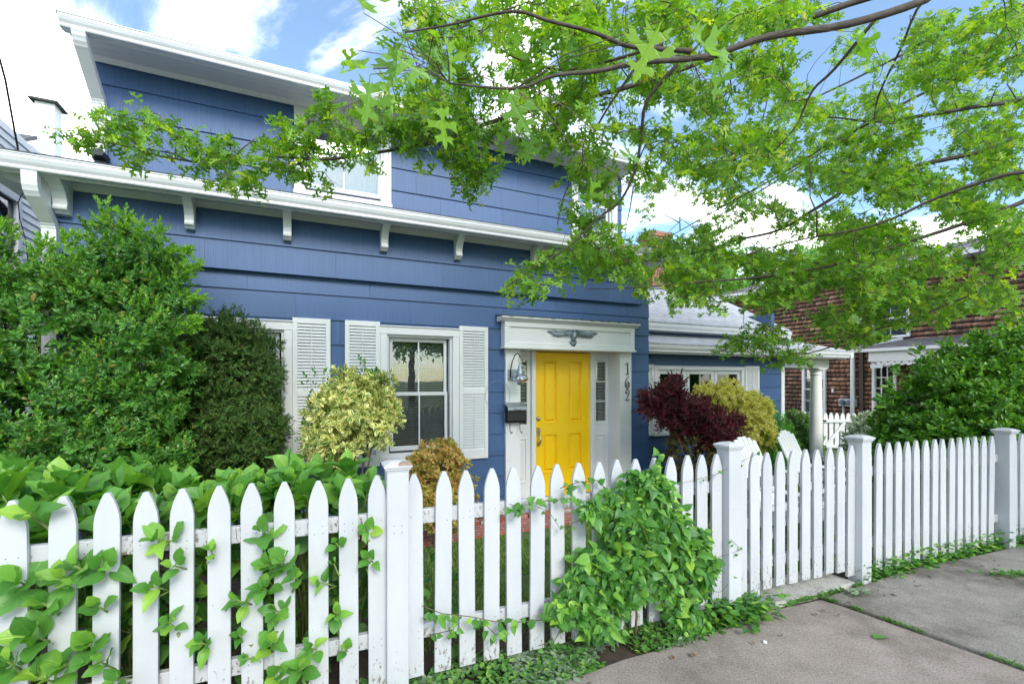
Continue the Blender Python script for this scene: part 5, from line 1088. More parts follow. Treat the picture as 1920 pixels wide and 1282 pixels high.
# ------------------------------------------------------------------ hydrangeas behind and through the fence
def hyd_head(loc, d, lsize, pairs=3, spread=1.0):
    """opposite leaf pairs up a stem tip"""
    L_, D_, U_, S_ = [], [], [], []
    d = Vector(d).normalized(); a = d.cross(Vector((.3, .2, 1))).normalized(); b = d.cross(a); ph = random.uniform(0, 3.14)
    for i in range(pairs):
        for k in (0, 1):
            an = ph + i * math.pi / 2 + k * math.pi + random.uniform(-.25, .25); r = a * math.cos(an) + b * math.sin(an); tilt = (.30 + .40 * (pairs - 1 - i)) * (spread * .8 if d.z > .6 else spread) + random.uniform(-.12, .15)
            dd = (d * math.cos(tilt) + r * math.sin(tilt)); uu = d * math.sin(tilt) - r * math.cos(tilt) + Vector((0, 0, .3))
            L_.append(Vector(loc) - d * (.035 * (pairs - 1 - i)) + r * .008); D_.append(dd); U_.append(uu); S_.append(lsize * (.52 + .48 * min(1, (pairs - i) / 2)) * random.uniform(.85, 1.12))
    return L_, D_, U_, S_
def hydrangea(name, label, base, heads, mat, stemmat='stemgreen', parent=None, lw=.011, stem_from=None):
    root = empty(name, base); tag(root, label, 'shrub', 'hydrangea shrubs behind the front fence') if label else None
    b = Vector(base); A = ([], [], [], []); st = MB()
    for loc, d, ls, pr_, src in heads:
        l = Vector(loc) - b; H = hyd_head(l, d, ls, pr_)
        for q, h in zip(A, H): q += h
        s = (Vector(src) - b) if src is not None else Vector((l.x * .45 + random.uniform(-.1, .1), l.y * .5 + .05, 0)); m = s.lerp(l, .6) + Vector((random.uniform(-.03, .03), random.uniform(-.02, .02), .02)); e = l - Vector(d).normalized() * .12
        st.tube([s, m, e, l], [.008, .0065, .005, .0035], 6)
    arr = [np.array([list(v) for v in A[i]]) for i in range(3)]
    scatter_obj('foliage', [T_hyd, T_hyd2, T_hyd3, T_hyd4], arr[0], arr[1], arr[2], np.array(A[3]), mat, root, .25, True)
    st.build('stem', M[stemmat], root, smooth=True); return root
random.seed(21)
groups = [(-2.9, -2.0), (-2.0, -1.35), (-1.35, -.55)]
labs = ['big leaved hydrangea behind the fence at the left edge of the picture', 'big leaved hydrangea behind the left fence, below the dark clipped conifer', 'big leaved hydrangea behind the fence just left of the chipped fence post']
# heads pushed through the gaps between pickets, from the survey
thru = [(55, 960, .14, 2), (35, 1090, .15, 3), (110, 1085, .13, 3), (60, 1190, .16, 3), (140, 1060, .12, 3), (15, 1240, .15, 3), (190, 1060, .12, 3), (182, 1135, .10, 2), (166, 1206, .12, 3), (188, 1240, .10, 2), (120, 1245, .13, 3), (80, 1130, .12, 2),
        (293, 1010, .105, 3), (285, 1100, .09, 2), (325, 1060, .08, 2), (317, 1165, .07, 3), (376, 1205, .085, 3), (395, 1030, .06, 2), (445, 1125, .085, 3), (450, 1190, .06, 2),
        (492, 995, .10, 3), (500, 1058, .10, 3), (530, 1050, .105, 3), (490, 1100, .085, 3), (552, 1082, .075, 2), (515, 1145, .09, 3), (599, 1092, .065, 2), (508, 1205, .10, 3), (585, 1215, .08, 3), (633, 1150, .07, 3), (647, 1215, .06, 2), (561, 1250, .10, 3),
        (688, 990, .072, 3), (630, 1018, .06, 2), (626, 1056, .06, 1), (690, 1045, .072, 3), (520, 1265, .09, 3), (460, 1235, .05, 2), (70, 1270, .13, 3), (215, 1275, .10, 2)]
def fpt(px, py, y):                       # survey point -> world on the plane y of the fence frame
    u = (px - CX) / F; o = fw(0, y); ax, ay = math.cos(FA), math.sin(FA); t = (u * o.y - o.x) / (ax - u * ay); D = o.y + ay * t
    return P(px, py, D), t
for gi, (xa, xb) in enumerate(groups):
    heads = []
    n = int((xb - xa) * 62)
    for i in range(n):
        x = random.uniform(xa, xb); y = random.uniform(.16, .85); z = .995 + .07 * y + random.uniform(-.13, .06) + .03 * math.sin(x * 5)
        if random.random() < .35: z = random.uniform(.35, .95); y = random.uniform(.13, .3)
        p = fw(x, y, z); d = Vector((random.uniform(-.45, .35), -.25 + random.uniform(-.45, .25), 1.0 if z > .9 else .4)); heads.append((p, d, random.uniform(.12, .185) if z > .95 else .12, random.choice((3, 3, 4)), None))
    for (px, py, ls, pr_) in thru:
        p, t = fpt(px, py, -.05 - random.uniform(0, .03))
        if xa <= t < xb:
            s, _ = fpt(px + random.uniform(-8, 8), py + 60, .14); gap = round((t + .003 - .07) / .139) * .139 + .07 - .003
            s = fw(gap, .10, s.z); d = Vector((random.uniform(-.35, .35), -.75, random.uniform(.35, .9))); heads.append((p, d, ls * (.80 if px < 230 else .95), pr_, s))
    c = fw((xa + xb) / 2, .45, -.01)
    hydrangea('hydrangea', labs[gi], tuple(c), heads, M['hydr'])
# leaves inside the hydrangea hedge, low behind the pickets, shade put into their colour
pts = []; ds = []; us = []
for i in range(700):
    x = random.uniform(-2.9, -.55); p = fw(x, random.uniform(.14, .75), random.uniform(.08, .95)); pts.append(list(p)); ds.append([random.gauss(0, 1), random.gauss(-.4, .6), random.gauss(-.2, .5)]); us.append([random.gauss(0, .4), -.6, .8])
o = scatter_obj('low_foliage', [T_hyd, T_hyd2], np.array(pts), np.array(ds), np.array(us), rng.uniform(.07, .13, len(pts)), M['hydrshade'], None, .3, True)
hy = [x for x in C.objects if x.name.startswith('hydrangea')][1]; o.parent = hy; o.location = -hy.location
# seedling plants under the second window side of the post
pts = []; ds = []; us = []
for i in range(60):
    x = random.uniform(-.35, 1.2); p = fw(x, random.uniform(.10, .32), random.uniform(.05, .52)); 
    if random.random() < .55: p = fw(random.choice((-.33, -.2, .5, 1.0)) + random.gauss(0, .04), random.uniform(.1, .25), random.uniform(.05, .62))
    pts.append(list(p)); ds.append([random.gauss(0, 1), random.gauss(-.3, .5), random.gauss(0, .5)]); us.append([0, -.6, .8])
o = scatter_obj('creeping_plant', [T_heart], np.array(pts), np.array(ds), np.array(us), rng.uniform(.05, .09, len(pts)), M['vine'], None, .3, True); tag(o, 'loose dark green leaves growing just behind the pickets right of the chipped post', 'plants', kind='stuff')

# ------------------------------------------------------------------ clematis on the fence
random.seed(5)
cb, _ = fpt(1190, 1215, -.08); cb = Vector((cb.x, cb.y, -.005)); cl = empty('clematis_vine', cb); tag(cl, 'leafy green climbing vine mounded over the pickets in front of the yellow door', 'vine')
cpx = [(1190, 1000, .34), (1150, 960, .22), (1225, 940, .22), (1260, 990, .22), (1170, 1080, .30), (1110, 1060, .20), (1240, 1080, .22), (1090, 1110, .22), (1280, 1040, .22), (1305, 1090, .18), (1060, 1150, .16), (1120, 1170, .18), (1280, 1150, .20), (1310, 1180, .14), (1190, 910, .14), (1220, 900, .12), (1110, 960, .10), (1150, 1120, .20), (1310, 1010, .12), (1330, 1060, .10)]
L_, D_, U_, S_ = [], [], [], []
for px, py, r in cpx:
    c, t = fpt(px, py, -.13)
    for i in range(int(820 * r)):
        q = Vector((random.gauss(0, 1), random.gauss(0, 1), random.gauss(0, 1))).normalized() * random.random() ** .35; q.y = -abs(q.y) * random.random() if random.random() < .8 else q.y * .6
        p = c + Vector((q.x * r * .62, q.y * r * .62 + .02, q.z * r * .62))
        L_.append(list(p - cb)); D_.append([random.gauss(0, .9), -.3 + random.gauss(0, .5), -.35 + random.gauss(0, .6)]); U_.append([random.gauss(0, .5), -.7, .8]); S_.append(random.choice((.035, .045, .06, .07, .085)) * random.uniform(.85, 1.1))
scatter_obj('foliage', [T_heart, T_heart2], np.array(L_), np.array(D_), np.array(U_), np.array(S_), M['vine'], cl, .35, True)
# outer sprays and tendrils
tend = [[(1100, 940), (1060, 935), (1010, 940), (975, 950), (955, 945)], [(1090, 1130), (1030, 1160), (980, 1165), (930, 1165), (880, 1155), (830, 1150), (790, 1135)], [(1230, 905), (1280, 905), (1340, 890), (1380, 870), (1420, 850)], [(1320, 1050), (1360, 1040), (1390, 1030), (1370, 1010)], [(1300, 1100), (1350, 1110), (1380, 1080)], [(1100, 970), (1050, 990), (1030, 960), (1000, 945)], [(1200, 890), (1240, 860), (1230, 850)], [(1060, 1160), (1040, 1200), (1010, 1210)], [(1300, 1180), (1340, 1195), (1370, 1180)], [(860, 1150), (850, 1180), (805, 1190)], [(900, 1160), (930, 1190), (945, 1180)], [(1150, 930), (1120, 900), (1080, 905), (1050, 915)], [(1180, 1120), (1170, 1180), (1160, 1235)], [(1240, 1120), (1260, 1200), (1250, 1220)]]
tm = MB(); L_, D_, U_, S_ = [], [], [], []
for ti, tl in enumerate(tend):
    pts = [fpt(a, b, -.045 - random.uniform(0, .04))[0] - cb for a, b in tl]; fine = ti in (2, 3, 4, 5)
    tm.tube(pts, .0016 if fine else .0024, 5)
    for a, b in zip(pts, pts[1:]):
        n = 2 if fine else 5
        for i in range(n):
            t = random.random(); p = a.lerp(b, t) + Vector((random.uniform(-.02, .02), random.uniform(-.03, .0), random.uniform(-.02, .02)))
            L_.append(list(p)); D_.append([random.gauss(0, .7), random.gauss(-.3, .3), random.gauss(-.2, .6)]); U_.append([0, -.8, .6]); S_.append(random.uniform(.018, .032) if fine else random.uniform(.035, .062))
tm.tube([Vector((0, 0, 0)), Vector((.01, -.01, .2)), Vector((-.02, -.02, .45)), Vector((.03, -.03, .7))], [.009, .007, .005, .003], 6)
tm.build('stem', M['twig'], cl, smooth=True)
o = scatter_obj('outer_leaves', [T_heart], np.array(L_), np.array(D_), np.array(U_), np.array(S_), M['vine'], cl, .3, True)

# ------------------------------------------------------------------ ground cover, weeds, lawn
def cover(name, label, n, fn, tpls, mat, size, kind='stuff', flat=.6):
    pts = []; ds = []; us = []
    while len(pts) < n:
        p = fn()
        if p is None: continue
        pts.append(list(p)); a = random.uniform(0, 6.28); ds.append([math.cos(a), math.sin(a), random.uniform(.1, flat)]); us.append([0, 0, 1])
    o = scatter_obj(name, tpls, np.array(pts), np.array(ds), np.array(us), rng.uniform(size[0], size[1], n), mat, None, .25); tag(o, label, 'plants' if kind == 'stuff' else 'plant', kind=kind); return o
def strip(x0, x1, y0, y1, zmax, pat=0.0, seed=0, sc_=2.2):
    def f():
        x = random.uniform(x0, x1); e = np.interp(x, [q[0] for q in edge], [q[1] for q in edge]) if x < 1.9 else -.05
        y = random.uniform(max(y0, e - .02), y1)
        if mnoise.noise(Vector((x * sc_, y * sc_ * 2, seed))) < pat: return None
        return fw(x, y, random.uniform(0, zmax) * (1 if y > e + .04 else .4))
    return f
random.seed(31)
cover('ground_cover', 'low green weeds and ivy along the foot of the front fence', 3800, strip(-.7, 1.9, -.4, .12, .07, -.22, 1), [T_round, T_oval], M['weed'], (.018, .042))
cover('grey_ground_cover', 'low grey green felty leaves at the foot of the front fence', 1300, strip(-.6, 1.35, -.3, .04, .045, .08, 5), [T_oval], M['lamb'], (.03, .055))
cover('gate_weeds', 'green weeds beside the gate post and the vine', 420, lambda: fw(random.gauss(1.72, .16), random.gauss(-.10, .06), random.uniform(0, .13)), [T_heart], M['vine'], (.035, .07))
cover('fence_foot_weeds', 'green weeds along the foot of the right fence', 1500, lambda: fw(3.08 + 2.6 * random.random() ** 1.25, random.gauss(-.015, .035), random.random() ** 1.6 * (.17 if random.random() < .6 else .09)), [T_heart, T_round], M['vine'], (.022, .055))
def joint():
    t = random.random() ** .9; i = t * (len(jt) - 1.001); k = int(i); a, b = jt[k], jt[k + 1]; q = i - k
    if mnoise.noise(Vector((t * 9, 0, 3))) < -.02: return None
    return fw(a[0] + (b[0] - a[0]) * q + random.gauss(.004, .008), a[1] + (b[1] - a[1]) * q, random.uniform(0, .02))
cover('joint_weeds', 'moss and small weeds in the joint between the sidewalk slabs', 2200, joint, [T_need, T_small], M['weed'], (.008, .020), flat=1.4)
def thr():
    x = random.uniform(1.75, 3.05); 
    if mnoise.noise(Vector((x * 4, 0, 9))) < -.12: return None
    return fw(x, -.075 + random.gauss(0, .009), random.uniform(0, .02))
cover('threshold_weeds', 'grass and weeds along the edge of the gate threshold', 1500, thr, [T_need, T_small], M['weed'], (.010, .032), flat=2.0)
for (px, py, nm, lb_) in ((1600, 1118, 'weed', 'grey green rosette weed growing where the slab joint meets the threshold'), (1905, 1082, 'grass_tuft', 'tuft of grass in the old slab at the right edge')):
    D = CZ * F / (py - HY); c = P(px, py, D); pts = []; ds = []
    for i in range(26 if nm == 'weed' else 160):
        pts.append([c.x + random.gauss(0, .05 if nm == 'weed' else .13), c.y + random.gauss(0, .02), .012 + random.uniform(0, .02)]); a = random.uniform(0, 6.28); ds.append([math.cos(a), math.sin(a), .5])
    o = scatter_obj(nm, [T_oval if nm == 'weed' else T_need], np.array(pts), np.array(ds), np.tile([0, 0, 1.], (len(pts), 1)), rng.uniform(.04, .07, len(pts)), M['lamb' if nm == 'weed' else 'weed'], None, .2); tag(o, lb_, 'plant')
pts = []; ds = []
for i in range(26):
    x = random.uniform(-.1, 5.0); p = fw(x, -.16 - abs(random.gauss(0, .10)) if x > 1.8 else -.27 - abs(random.gauss(0, .09)), .014); pts.append(list(p)); a = random.uniform(0, 6.28); ds.append([math.cos(a), math.sin(a), random.uniform(0, .2)])
o = scatter_obj('leaf_litter', [T_oval, T_round], np.array(pts), np.array(ds), np.tile([0, 0, 1.], (len(pts), 1)), rng.uniform(.015, .045, len(pts)), M['brownleaf'], None, .25); tag(o, 'small dry brown leaves scattered on the sidewalk along the fence', 'leaves', kind='stuff')
lfm = inst(T_round, np.array([list(P(1640, 1198, CZ * F / (1198 - HY)) + Vector((0, 0, .008)))]), frames(np.array([[.9, .25, .02]]), np.array([[0, .1, 1.]])), np.array([.10])); tag(np_mesh('fallen_leaf', lfm[0], lfm[1], M['weed'], None, lfm[2]), 'single dark green leaf lying on the bare sidewalk', 'leaf')
tag(MB().lathe([(0, 0), (.012, .002), (.014, .008), (.008, .015), (0, .017)], *P(1434, 1205, CZ * F / (1205 - HY)).xy, 8).build('pebble', M['column'], smooth=True), 'small white pebble on the sidewalk', 'pebble')
random.seed(77)
bl = []; bd = []; bu = []
for i in range(70000):
    u = random.random()
    p = fw(random.uniform(-.6, 5.3), .3 + 5.0 * random.random() ** 1.5)
    q = Vector((p.x - H0[0], p.y - H0[1])); hy_ = -math.sin(HA) * q.x + math.cos(HA) * q.y; hx_ = math.cos(HA) * q.x + math.sin(HA) * q.y
    if hy_ > -.98 and hx_ < 1.5: continue
    if hy_ > .4: continue
    if mnoise.noise(Vector((p.x * 1.7, p.y * 1.7, 0))) < -.32: continue
    bl.append([p.x, p.y, ground_z(p.x, p.y)]); bd.append([random.gauss(0, .35), random.gauss(0, .35), 1]); bu.append([random.gauss(0, 1), random.gauss(0, 1), 0])
T_blade = (np.array([(-.09, 0, 0), (.09, 0, 0), (.03, .6, -.05), (0, 1, -.2)], float), [np.array([(0, 1, 2)]), np.array([(0, 2, 3)])], np.array([(-1, 0), (1, 0), (.3, .6), (0, 1)], float))
V_, PP_, uv_ = inst(T_blade, np.array(bl), frames(np.array(bd), np.array(bu)), rng.uniform(.03, .065, len(bl))); tag(np_mesh('grass', V_, PP_, M['grass'], None, uv_), 'short green lawn grass behind the front fence', 'grass', kind='stuff')

# ------------------------------------------------------------------ trees beyond the houses
def far_tree(base, h, r, label, n=2600, seed=1, mat='distleaf', ls=.20, name='tree', group=None, trunk_r=.2):
    random.seed(seed); root = empty(name, base); tag(root, label, 'tree', group); bl_ = []
    for i in range(9): a = random.uniform(0, 6.28); q = random.uniform(.1, .6) * r; bl_.append(((q * math.cos(a), q * math.sin(a), h * random.uniform(.55, .86)), (r * .5, r * .5, h * .17)))
    mb = MB().tube([(0, 0, 0), (.05, 0, h * .3), (0, .1, h * .6), (0, 0, h * .9)], [trunk_r, trunk_r * .8, trunk_r * .5, trunk_r * .15], 8); mb.build('trunk', M['bark'], root, smooth=True)
    mb = MB()
    for c, rr in bl_: mb.tube([(0, 0, h * .38), (c[0] * .5, c[1] * .5, h * .55), c], [trunk_r * .4, trunk_r * .25, .03], 6)
    mb.build('branch', M['bark'], root, smooth=True)
    pts, nn = bush_points(bl_, n, .22, .9, .8, clip=.4); d = nn + rng.normal(size=nn.shape) * .8
    cl_ = sprig(T_oval, 8, .5 * ls / .2, ls, 1.1, 2); V, PP, uv = inst(cl_, pts, frames(d), rng.uniform(.7, 1.3, len(pts))); np_mesh('foliage', V, PP, M[mat], root, uv); return root
far_tree((9.2, 23, -.3), 8.8, 3.4, 'leafy green tree beyond the roof of the wing, right of the brick chimney', seed=3)
far_tree((17.0, 26, -.3), 10.5, 4.0, 'leafy green tree behind the roof of the brown house', seed=4)
far_tree((24.5, 19, -.3), 8.5, 3.6, 'leafy green tree at the far right behind the oak branches', seed=6)
# trees across the road: out of the picture, but mirrored in the window panes
for i, (x, y) in enumerate(((6.5, -14), (12.5, -12.5), (18, -15))): far_tree((x, y, -.1), 8.5, 3.4, '%s tree of the row across the road' % ('leftmost', 'middle', 'rightmost')[i], seed=11 + i, n=900, ls=.4, group='trees across the road')
#@@PART5
# ------------------------------------------------------------------ the pin oak whose boughs hang over the fence
random.seed(17); rng = np.random.default_rng(17)
ob_ = Vector((6.6, 1.9, 0.0)); oak = empty('oak_tree', ob_); tag(oak, 'street oak whose long leafy boughs reach across the picture from the right', 'tree')
tr = MB().tube([(0, 0, -.1), (0, 0, .25), (.03, 0, 1.5), (0, .05, 3.2), (-.05, .05, 5.0), (0, 0, 7.5)], [.34, .24, .21, .19, .14, .06], 14); tr.build('trunk', M['bark'], oak, smooth=True)
HUB = lambda z: ob_ + Vector((0, .03, z))
# boughs: (survey points px,py,distance), start radius, end radius, height where it leaves the trunk
B = [
 ([(1900, -75, 2.1), (1735, -2, 1.95), (1590, 50, 1.9), (1440, 85, 1.85), (1320, 105, 1.8), (1200, 115, 1.75), (1120, 128, 1.72), (1040, 142, 1.7), (960, 152, 1.65), (840, 157, 1.6)], .021, .003, 3.4),
 ([(1290, 106, 1.8), (1230, 88, 1.8), (1180, 75, 1.78), (1110, 58, 1.75), (1035, 40, 1.7), (960, 28, 1.65), (840, 38, 1.65), (760, 60, 1.6)], .012, .003, None),
 ([(1640, 34, 2.6), (1560, 130, 2.8), (1520, 170, 2.9), (1490, 240, 3.0), (1440, 300, 3.1)], .012, .004, None),
 ([(1750, -40, 3.0), (1500, 40, 3.1), (1330, 110, 3.2), (1180, 165, 3.25), (1030, 200, 3.3), (950, 220, 3.3), (880, 245, 3.3), (820, 265, 3.3), (720, 285, 3.3), (610, 298, 3.3), (520, 297, 3.3), (420, 305, 3.3), (300, 292, 3.25), (220, 270, 3.2), (150, 262, 3.2), (105, 250, 3.2)], .024, .0025, 3.9),
 ([(1960, 170, 4.3), (1830, 200, 4.4), (1700, 222, 4.5), (1640, 228, 4.6), (1540, 220, 4.6), (1430, 222, 4.6)], .026, .004, 4.3),
 ([(1640, 228, 4.6), (1560, 265, 4.8), (1460, 330, 5.0), (1350, 390, 5.1), (1260, 440, 5.2)], .016, .004, None),
 ([(1980, 230, 4.8), (1860, 280, 5.0), (1640, 328, 5.2), (1540, 385, 5.3), (1460, 430, 5.4), (1380, 450, 5.4), (1300, 475, 5.4), (1200, 485, 5.4), (1120, 470, 5.3)], .032, .004, 4.0),
 ([(1990, 340, 3.7), (1920, 377, 3.8), (1820, 415, 3.9), (1700, 455, 4.0), (1560, 500, 4.1), (1410, 520, 4.2), (1310, 530, 4.2), (1200, 538, 4.2), (1100, 540, 4.2)], .026, .004, 3.2),
 ([(1990, 430, 4.6), (1900, 460, 4.8), (1780, 520, 5.1), (1700, 575, 5.3), (1640, 605, 5.4), (1560, 650, 5.6), (1470, 668, 5.7), (1420, 664, 5.7)], .024, .003, 3.0),
 ([(1270, 120, 2.5), (1215, 190, 2.6), (1207, 255, 2.7), (1190, 320, 2.75), (1160, 375, 2.8), (1120, 412, 2.85), (1060, 465, 2.9), (1000, 505, 2.9), (945, 540, 2.9)], .013, .003, None),
 ([(1850, -60, 3.2), (1735, 0, 3.3), (1690, 95, 3.5), (1650, 180, 3.8), (1643, 226, 4.3)], .012, .006, 4.2),
 ([(2000, 60, 5.6), (1880, 120, 5.8), (1740, 170, 6.0), (1600, 250, 6.2), (1470, 330, 6.4), (1340, 410, 6.5)], .03, .006, 5.0),
 ([(2000, -20, 6.0), (1860, 30, 6.2), (1720, 90, 6.4), (1600, 150, 6.6), (1500, 200, 6.8), (1400, 280, 6.9)], .03, .006, 5.4),
 ([(2000, 520, 3.9), (1900, 530, 4.0), (1800, 560, 4.2), (1700, 600, 4.4), (1600, 630, 4.5)], .016, .004, 2.8),
 ([(1240, 90, 2.4), (1150, 110, 2.5), (1050, 130, 2.6), (960, 110, 2.6), (900, 60, 2.6), (820, 20, 2.6)], .010, .003, None),
 ([(1190, 130, 3.0), (1130, 220, 3.1), (1090, 300, 3.2), (1060, 360, 3.2), (1045, 420, 3.2)], .010, .003, None),
 ([(2000, 300, 3.0), (1880, 330, 3.1), (1760, 370, 3.3), (1640, 420, 3.5), (1500, 450, 3.7), (1400, 480, 3.8)], .018, .004, 3.3),
]
nodes = []; nrad = []
for pts, r0, r1, hz in B:
    w_ = [P(*p) for p in pts]
    if hz is not None: w_ = [HUB(hz), HUB(hz).lerp(w_[0], .5) + Vector((0, 0, .25))] + w_
    r0 *= .85; n = len(w_); w_ = [p + Vector((random.gauss(0, .006), random.gauss(0, .01), random.gauss(0, .006))) for p in w_]
    # smooth
    fine = []
    for i in range(n - 1):
        a, b, c, d = w_[max(i - 1, 0)], w_[i], w_[i + 1], w_[min(i + 2, n - 1)]
        for k in range(4):
            t = k / 4; fine.append(.5 * ((2 * b) + (-a + c) * t + (2 * a - 5 * b + 4 * c - d) * t * t + (-a + 3 * b - 3 * c + d) * t ** 3))
    fine.append(w_[-1]); m = len(fine)
    rr = []
    for i in range(m):
        t = i / (m - 1)
        if hz is not None: s = i / (4 * 2); rr.append(r0 * 2.4 + (r0 - r0 * 2.4) * min(1, s) if s < 1 else r0 + (r1 - r0) * (i - 8) / (m - 9))
        else: rr.append(r0 + (r1 - r0) * t)
    mbr = MB().tube([p - ob_ for p in fine], rr, 8); mbr.build('bough', M['bark'], oak, smooth=True)
    st_ = 8 if hz is not None else 0
    for i in range(st_, m): nodes.append(fine[i]); nrad.append(rr[i])
nodes_np = np.array([list(p) for p in nodes])
# where foliage hangs: survey polygons with a range of distances and a density
def inpoly(x, y, pl):
    c = False; j = len(pl) - 1
    for i in range(len(pl)):
        if (pl[i][1] > y) != (pl[j][1] > y) and x < (pl[j][0] - pl[i][0]) * (y - pl[i][1]) / (pl[j][1] - pl[i][1]) + pl[i][0]: c = not c
        j = i
    return c
Z = [  # polygon, distance lo, hi, number of shoots
 ([(90, 245), (170, 235), (250, 205), (330, 235), (420, 265), (540, 250), (560, 320), (450, 345), (330, 335), (230, 320), (150, 290)], 3.0, 3.4, 64),
 ([(540, 215), (620, 185), (740, 195), (800, 200), (810, 290), (700, 312), (600, 322), (540, 330)], 3.1, 3.4, 62),
 ([(740, 190), (860, 150), (1010, 180), (1060, 240), (930, 280), (780, 290)], 3.0, 3.4, 56),
 ([(820, 270), (920, 265), (915, 330), (880, 375), (830, 350)], 3.0, 3.3, 26),
 ([(745, 0), (900, 0), (900, 80), (830, 110), (790, 160), (770, 120), (730, 50)], 2.2, 3.4, 34),
 ([(880, 0), (1300, 0), (1300, 110), (1100, 125), (980, 80), (900, 70)], 2.2, 4.2, 105),
 ([(780, 150), (880, 140), (900, 190), (860, 240), (790, 220)], 2.4, 3.4, 20),
 ([(960, 120), (1200, 110), (1260, 200), (1200, 320), (1100, 300), (1000, 250)], 2.2, 4.2, 84),
 ([(1040, 250), (1190, 240), (1200, 400), (1160, 470), (1080, 480), (1010, 400), (1060, 330)], 2.7, 3.5, 32),
 ([(935, 545), (1010, 480), (1100, 440), (1200, 450), (1200, 500), (1090, 510), (1000, 545)], 2.8, 3.6, 44),
 ([(1150, 500), (1240, 490), (1230, 545), (1150, 550)], 4.0, 5.0, 9),
 ([(1200, 60), (1400, 60), (1560, 20), (1600, 0), (1290, 0)], 2.2, 4.0, 60),
 ([(1200, 120), (1460, 100), (1500, 220), (1400, 330), (1280, 330), (1210, 240)], 2.4, 5.4, 130),
 ([(1200, 330), (1420, 300), (1600, 300), (1600, 480), (1320, 500), (1210, 480)], 4.6, 7.0, 200),
 ([(1420, 200), (1640, 180), (1920, 120), (1920, 330), (1600, 330), (1430, 310)], 3.6, 7.2, 250),
 ([(1560, 320), (1920, 300), (1920, 570), (1600, 560)], 3.4, 7.0, 420),
 ([(1240, 500), (1600, 450), (1660, 560), (1480, 620), (1380, 580), (1250, 560)], 3.9, 5.8, 200),
 ([(1420, 590), (1660, 550), (1920, 560), (1920, 600), (1760, 610), (1640, 640), (1520, 660), (1440, 690), (1340, 660)], 4.2, 6.2, 130),
 ([(1640, 60), (1760, 20), (1920, 0), (1920, 130), (1680, 160)], 3.2, 7.0, 110),
 ([(1560, 60), (1680, 30), (1640, 180), (1560, 180)], 5.0, 7.0, 22),
]
tw = MB(); L_, D_, U_, S_ = [], [], [], []
def shoot(tgt, src, nl, ls, droop=.25):
    ax = tgt - src; ln = ax.length
    mid = src.lerp(tgt, .5) + Vector((random.gauss(0, .02), random.gauss(0, .03), random.gauss(.02, .02)))
    tw.tube([src - ob_, mid - ob_, tgt - ob_], [.0034, .0024, .0012], 5, cap=False)
    d0 = (tgt - mid).normalized()
    # side twiglets with a whorl of leaves at each end
    ends = [(tgt, d0)]
    for k in range(random.choice((2, 3, 3))):
        t = random.uniform(.35, .9); p = mid.lerp(tgt, t) if ln < .6 else src.lerp(tgt, .55 + .4 * t); sd = Vector((random.gauss(0, 1), random.gauss(0, 1), random.gauss(-.05, .35))).normalized()
        dd = (d0 * .6 + sd).normalized(); e = p + dd * random.uniform(.07, .17); tw.tube([p - ob_, e - ob_], [.0016, .0010], 4, cap=False); ends.append((e, dd))
    for e, dd in ends:
        n = nl + random.randint(-1, 2)
        for i in range(n):
            a = random.uniform(0, 6.28); x = dd.cross(Vector((0, 0, 1))).normalized(); y = x.cross(dd); r = x * math.cos(a) + y * math.sin(a) * .45
            ld = (dd * random.uniform(.1, .9) + r * 1.0 + Vector((0, 0, -droop - random.uniform(-.05, .25)))).normalized(); pt = e - dd * random.uniform(0, .16)
            L_.append(list(pt + ld * .02 - ob_)); D_.append(list(ld)); U_.append([random.gauss(0, .32), random.gauss(-.05, .32), 1.0]); S_.append(ls * random.uniform(.62, 1.12))
for pl, d0, d1, n in Z:                       # side branches reaching into each part of the crown
    xs_ = [p[0] for p in pl]; ys_ = [p[1] for p in pl]; k = 0; guard = 0
    while k < max(2, n // 11) and guard < 400:
        guard += 1; px, py = random.uniform(min(xs_), max(xs_)), random.uniform(min(ys_), max(ys_))
        if not inpoly(px, py, pl): continue
        t = P(px, py, random.uniform(d0, d1)); j = int(np.argmin(((nodes_np - np.array(t)) ** 2).sum(1))); s = nodes[j]; ln = (t - s).length
        if ln < .25 or ln > 2.6: continue
        nseg = max(3, int(ln / .12)); dev = Vector((random.gauss(0, .10), random.gauss(0, .10), random.gauss(.06, .06))) * ln; pp = []
        for i in range(nseg + 1):
            q = i / nseg; pp.append(s.lerp(t, q) + dev * math.sin(math.pi * q) + Vector((random.gauss(0, .012), random.gauss(0, .012), random.gauss(0, .012))) * (1 if 0 < i < nseg else 0))
        MB().tube([p - ob_ for p in pp], [.0075 * (1 - .75 * i / nseg) * min(1.2, .5 + ln * .5) for i in range(nseg + 1)], 6).build('side_branch', M['bark'], oak, smooth=True); nodes += pp[1:]; nodes_np = np.vstack([nodes_np, np.array([list(p) for p in pp[1:]])]); k += 1
for pl, d0, d1, n in Z:
    xs_ = [p[0] for p in pl]; ys_ = [p[1] for p in pl]; k = 0; guard = 0
    n = int(n * (1.3 if d1 > 4.4 else .66))
    while k < n and guard < n * 140:
        guard += 1; px, py = random.uniform(min(xs_), max(xs_)), random.uniform(min(ys_), max(ys_))
        if not inpoly(px, py, pl): continue
        if px > 1150 and mnoise.noise(Vector((px / 95, py / 60, 4.2))) < -.10: continue       # gaps of sky between the sprays
        t = P(px, py, random.uniform(d0, d1)); j = int(np.argmin(((nodes_np - np.array(t)) ** 2).sum(1))); s = nodes[j]
        if (t - s).length > .75: continue
        if (t - s).length < .08: t = s + Vector((random.uniform(-.15, .15), random.uniform(-.15, .15), random.uniform(-.1, .15)))
        shoot(t, s, 3, .076 if d1 > 4.4 else (.090 if d0 < 2.3 else .088), .12); k += 1; nodes.append(t); nodes_np = np.vstack([nodes_np, np.array(t)[None]])
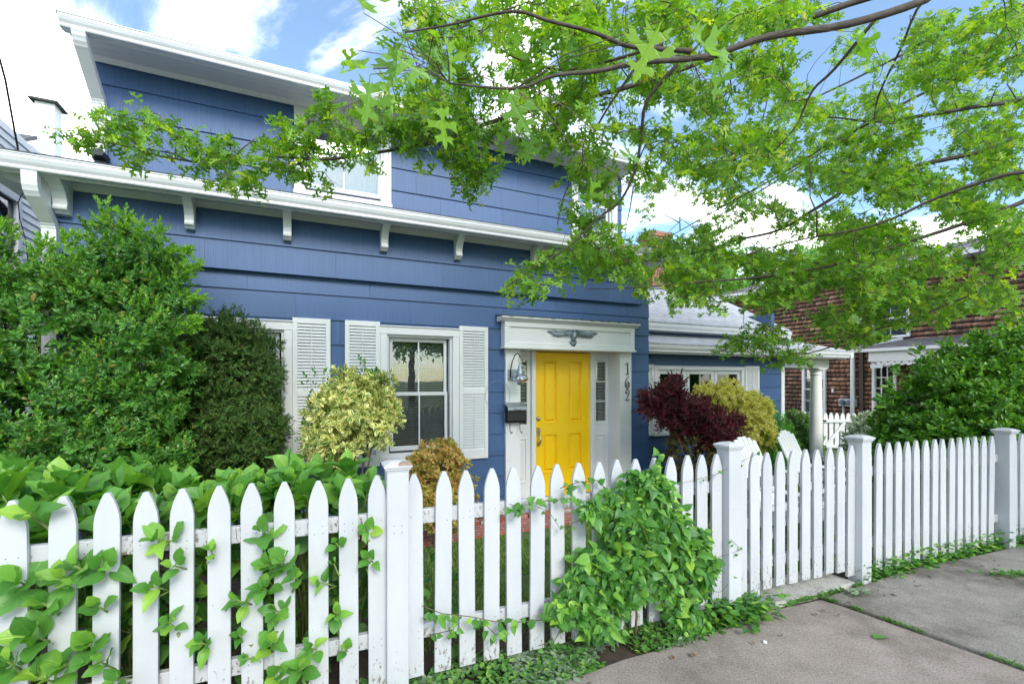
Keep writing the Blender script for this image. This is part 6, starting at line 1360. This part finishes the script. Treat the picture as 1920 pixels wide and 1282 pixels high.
tw.build('twigs', M['twig'], oak, smooth=True)
L_, D_, U_, S_ = map(np.array, (L_, D_, U_, S_))
near = L_[:, 1] + ob_.y < 3.5
scatter_obj('near_foliage', OAK_HI, L_[near], D_[near], U_[near], S_[near], M['oak'], oak, .25)
scatter_obj('far_foliage', OAK_LO, L_[~near], D_[~near], U_[~near], S_[~near], M['oak'], oak, .25)
# the few leaves hanging close to the lens, on a twig of their own
cl_l = [(682, 25, .95, (-.1, .2, 1), .11), (722, 85, 1.0, (1, .3, -.9), .12), (745, 80, 1.0, (-.2, .1, -1), .10), (672, 95, 1.1, (-1, .3, -.3), .065), (700, 130, 1.0, (-.9, .2, .35), .10), (700, 128, 1.0, (.8, .3, -.6), .09), (694, 140, .95, (-.1, .1, -1), .11), (835, 65, 1.15, (.2, .3, -1), .11), (826, 190, 1.1, (.1, .2, -1), .11), (950, 165, 1.0, (.5, .1, -1), .11), (1240, 40, .85, (-.4, .2, -1), .12), (1290, 50, .85, (.8, .4, -.5), .12), (1340, 110, 1.3, (.2, .3, -1), .12), (1400, 285, 1.6, (-.4, .2, -1), .10), (1600, 60, 1.4, (.7, .3, -.2), .12), (1010, 250, 1.4, (-.6, .2, -.9), .10), (1115, 330, 1.3, (.0, .2, -1), .11), (1160, 290, 1.4, (.8, .2, .2), .11)]
pts = [P(a, b, d) - ob_ for a, b, d, v, s in cl_l]
o = scatter_obj('closest_foliage', OAK_HI, np.array([list(p) for p in pts]), np.array([v for a, b, d, v, s in cl_l], float), np.array([[random.gauss(0, .7), -.7 + random.gauss(0, .4), .7] for _ in cl_l]), np.array([s * .84 for a, b, d, v, s in cl_l]), M['oak'], oak, .15)
tw2 = MB()
for a, b, d, v, s in cl_l:
    p = P(a, b, d); j = int(np.argmin(((nodes_np - np.array(p)) ** 2).sum(1))); q = nodes[j]; tw2.tube([p - ob_, p.lerp(q, .5) + Vector((0, 0, .03)) - ob_, q - ob_], [.0008, .0014, .002], 4, cap=False)
tw2.build('hanging_twig', M['twig'], oak, smooth=True)
print('oak leaves', len(L_))
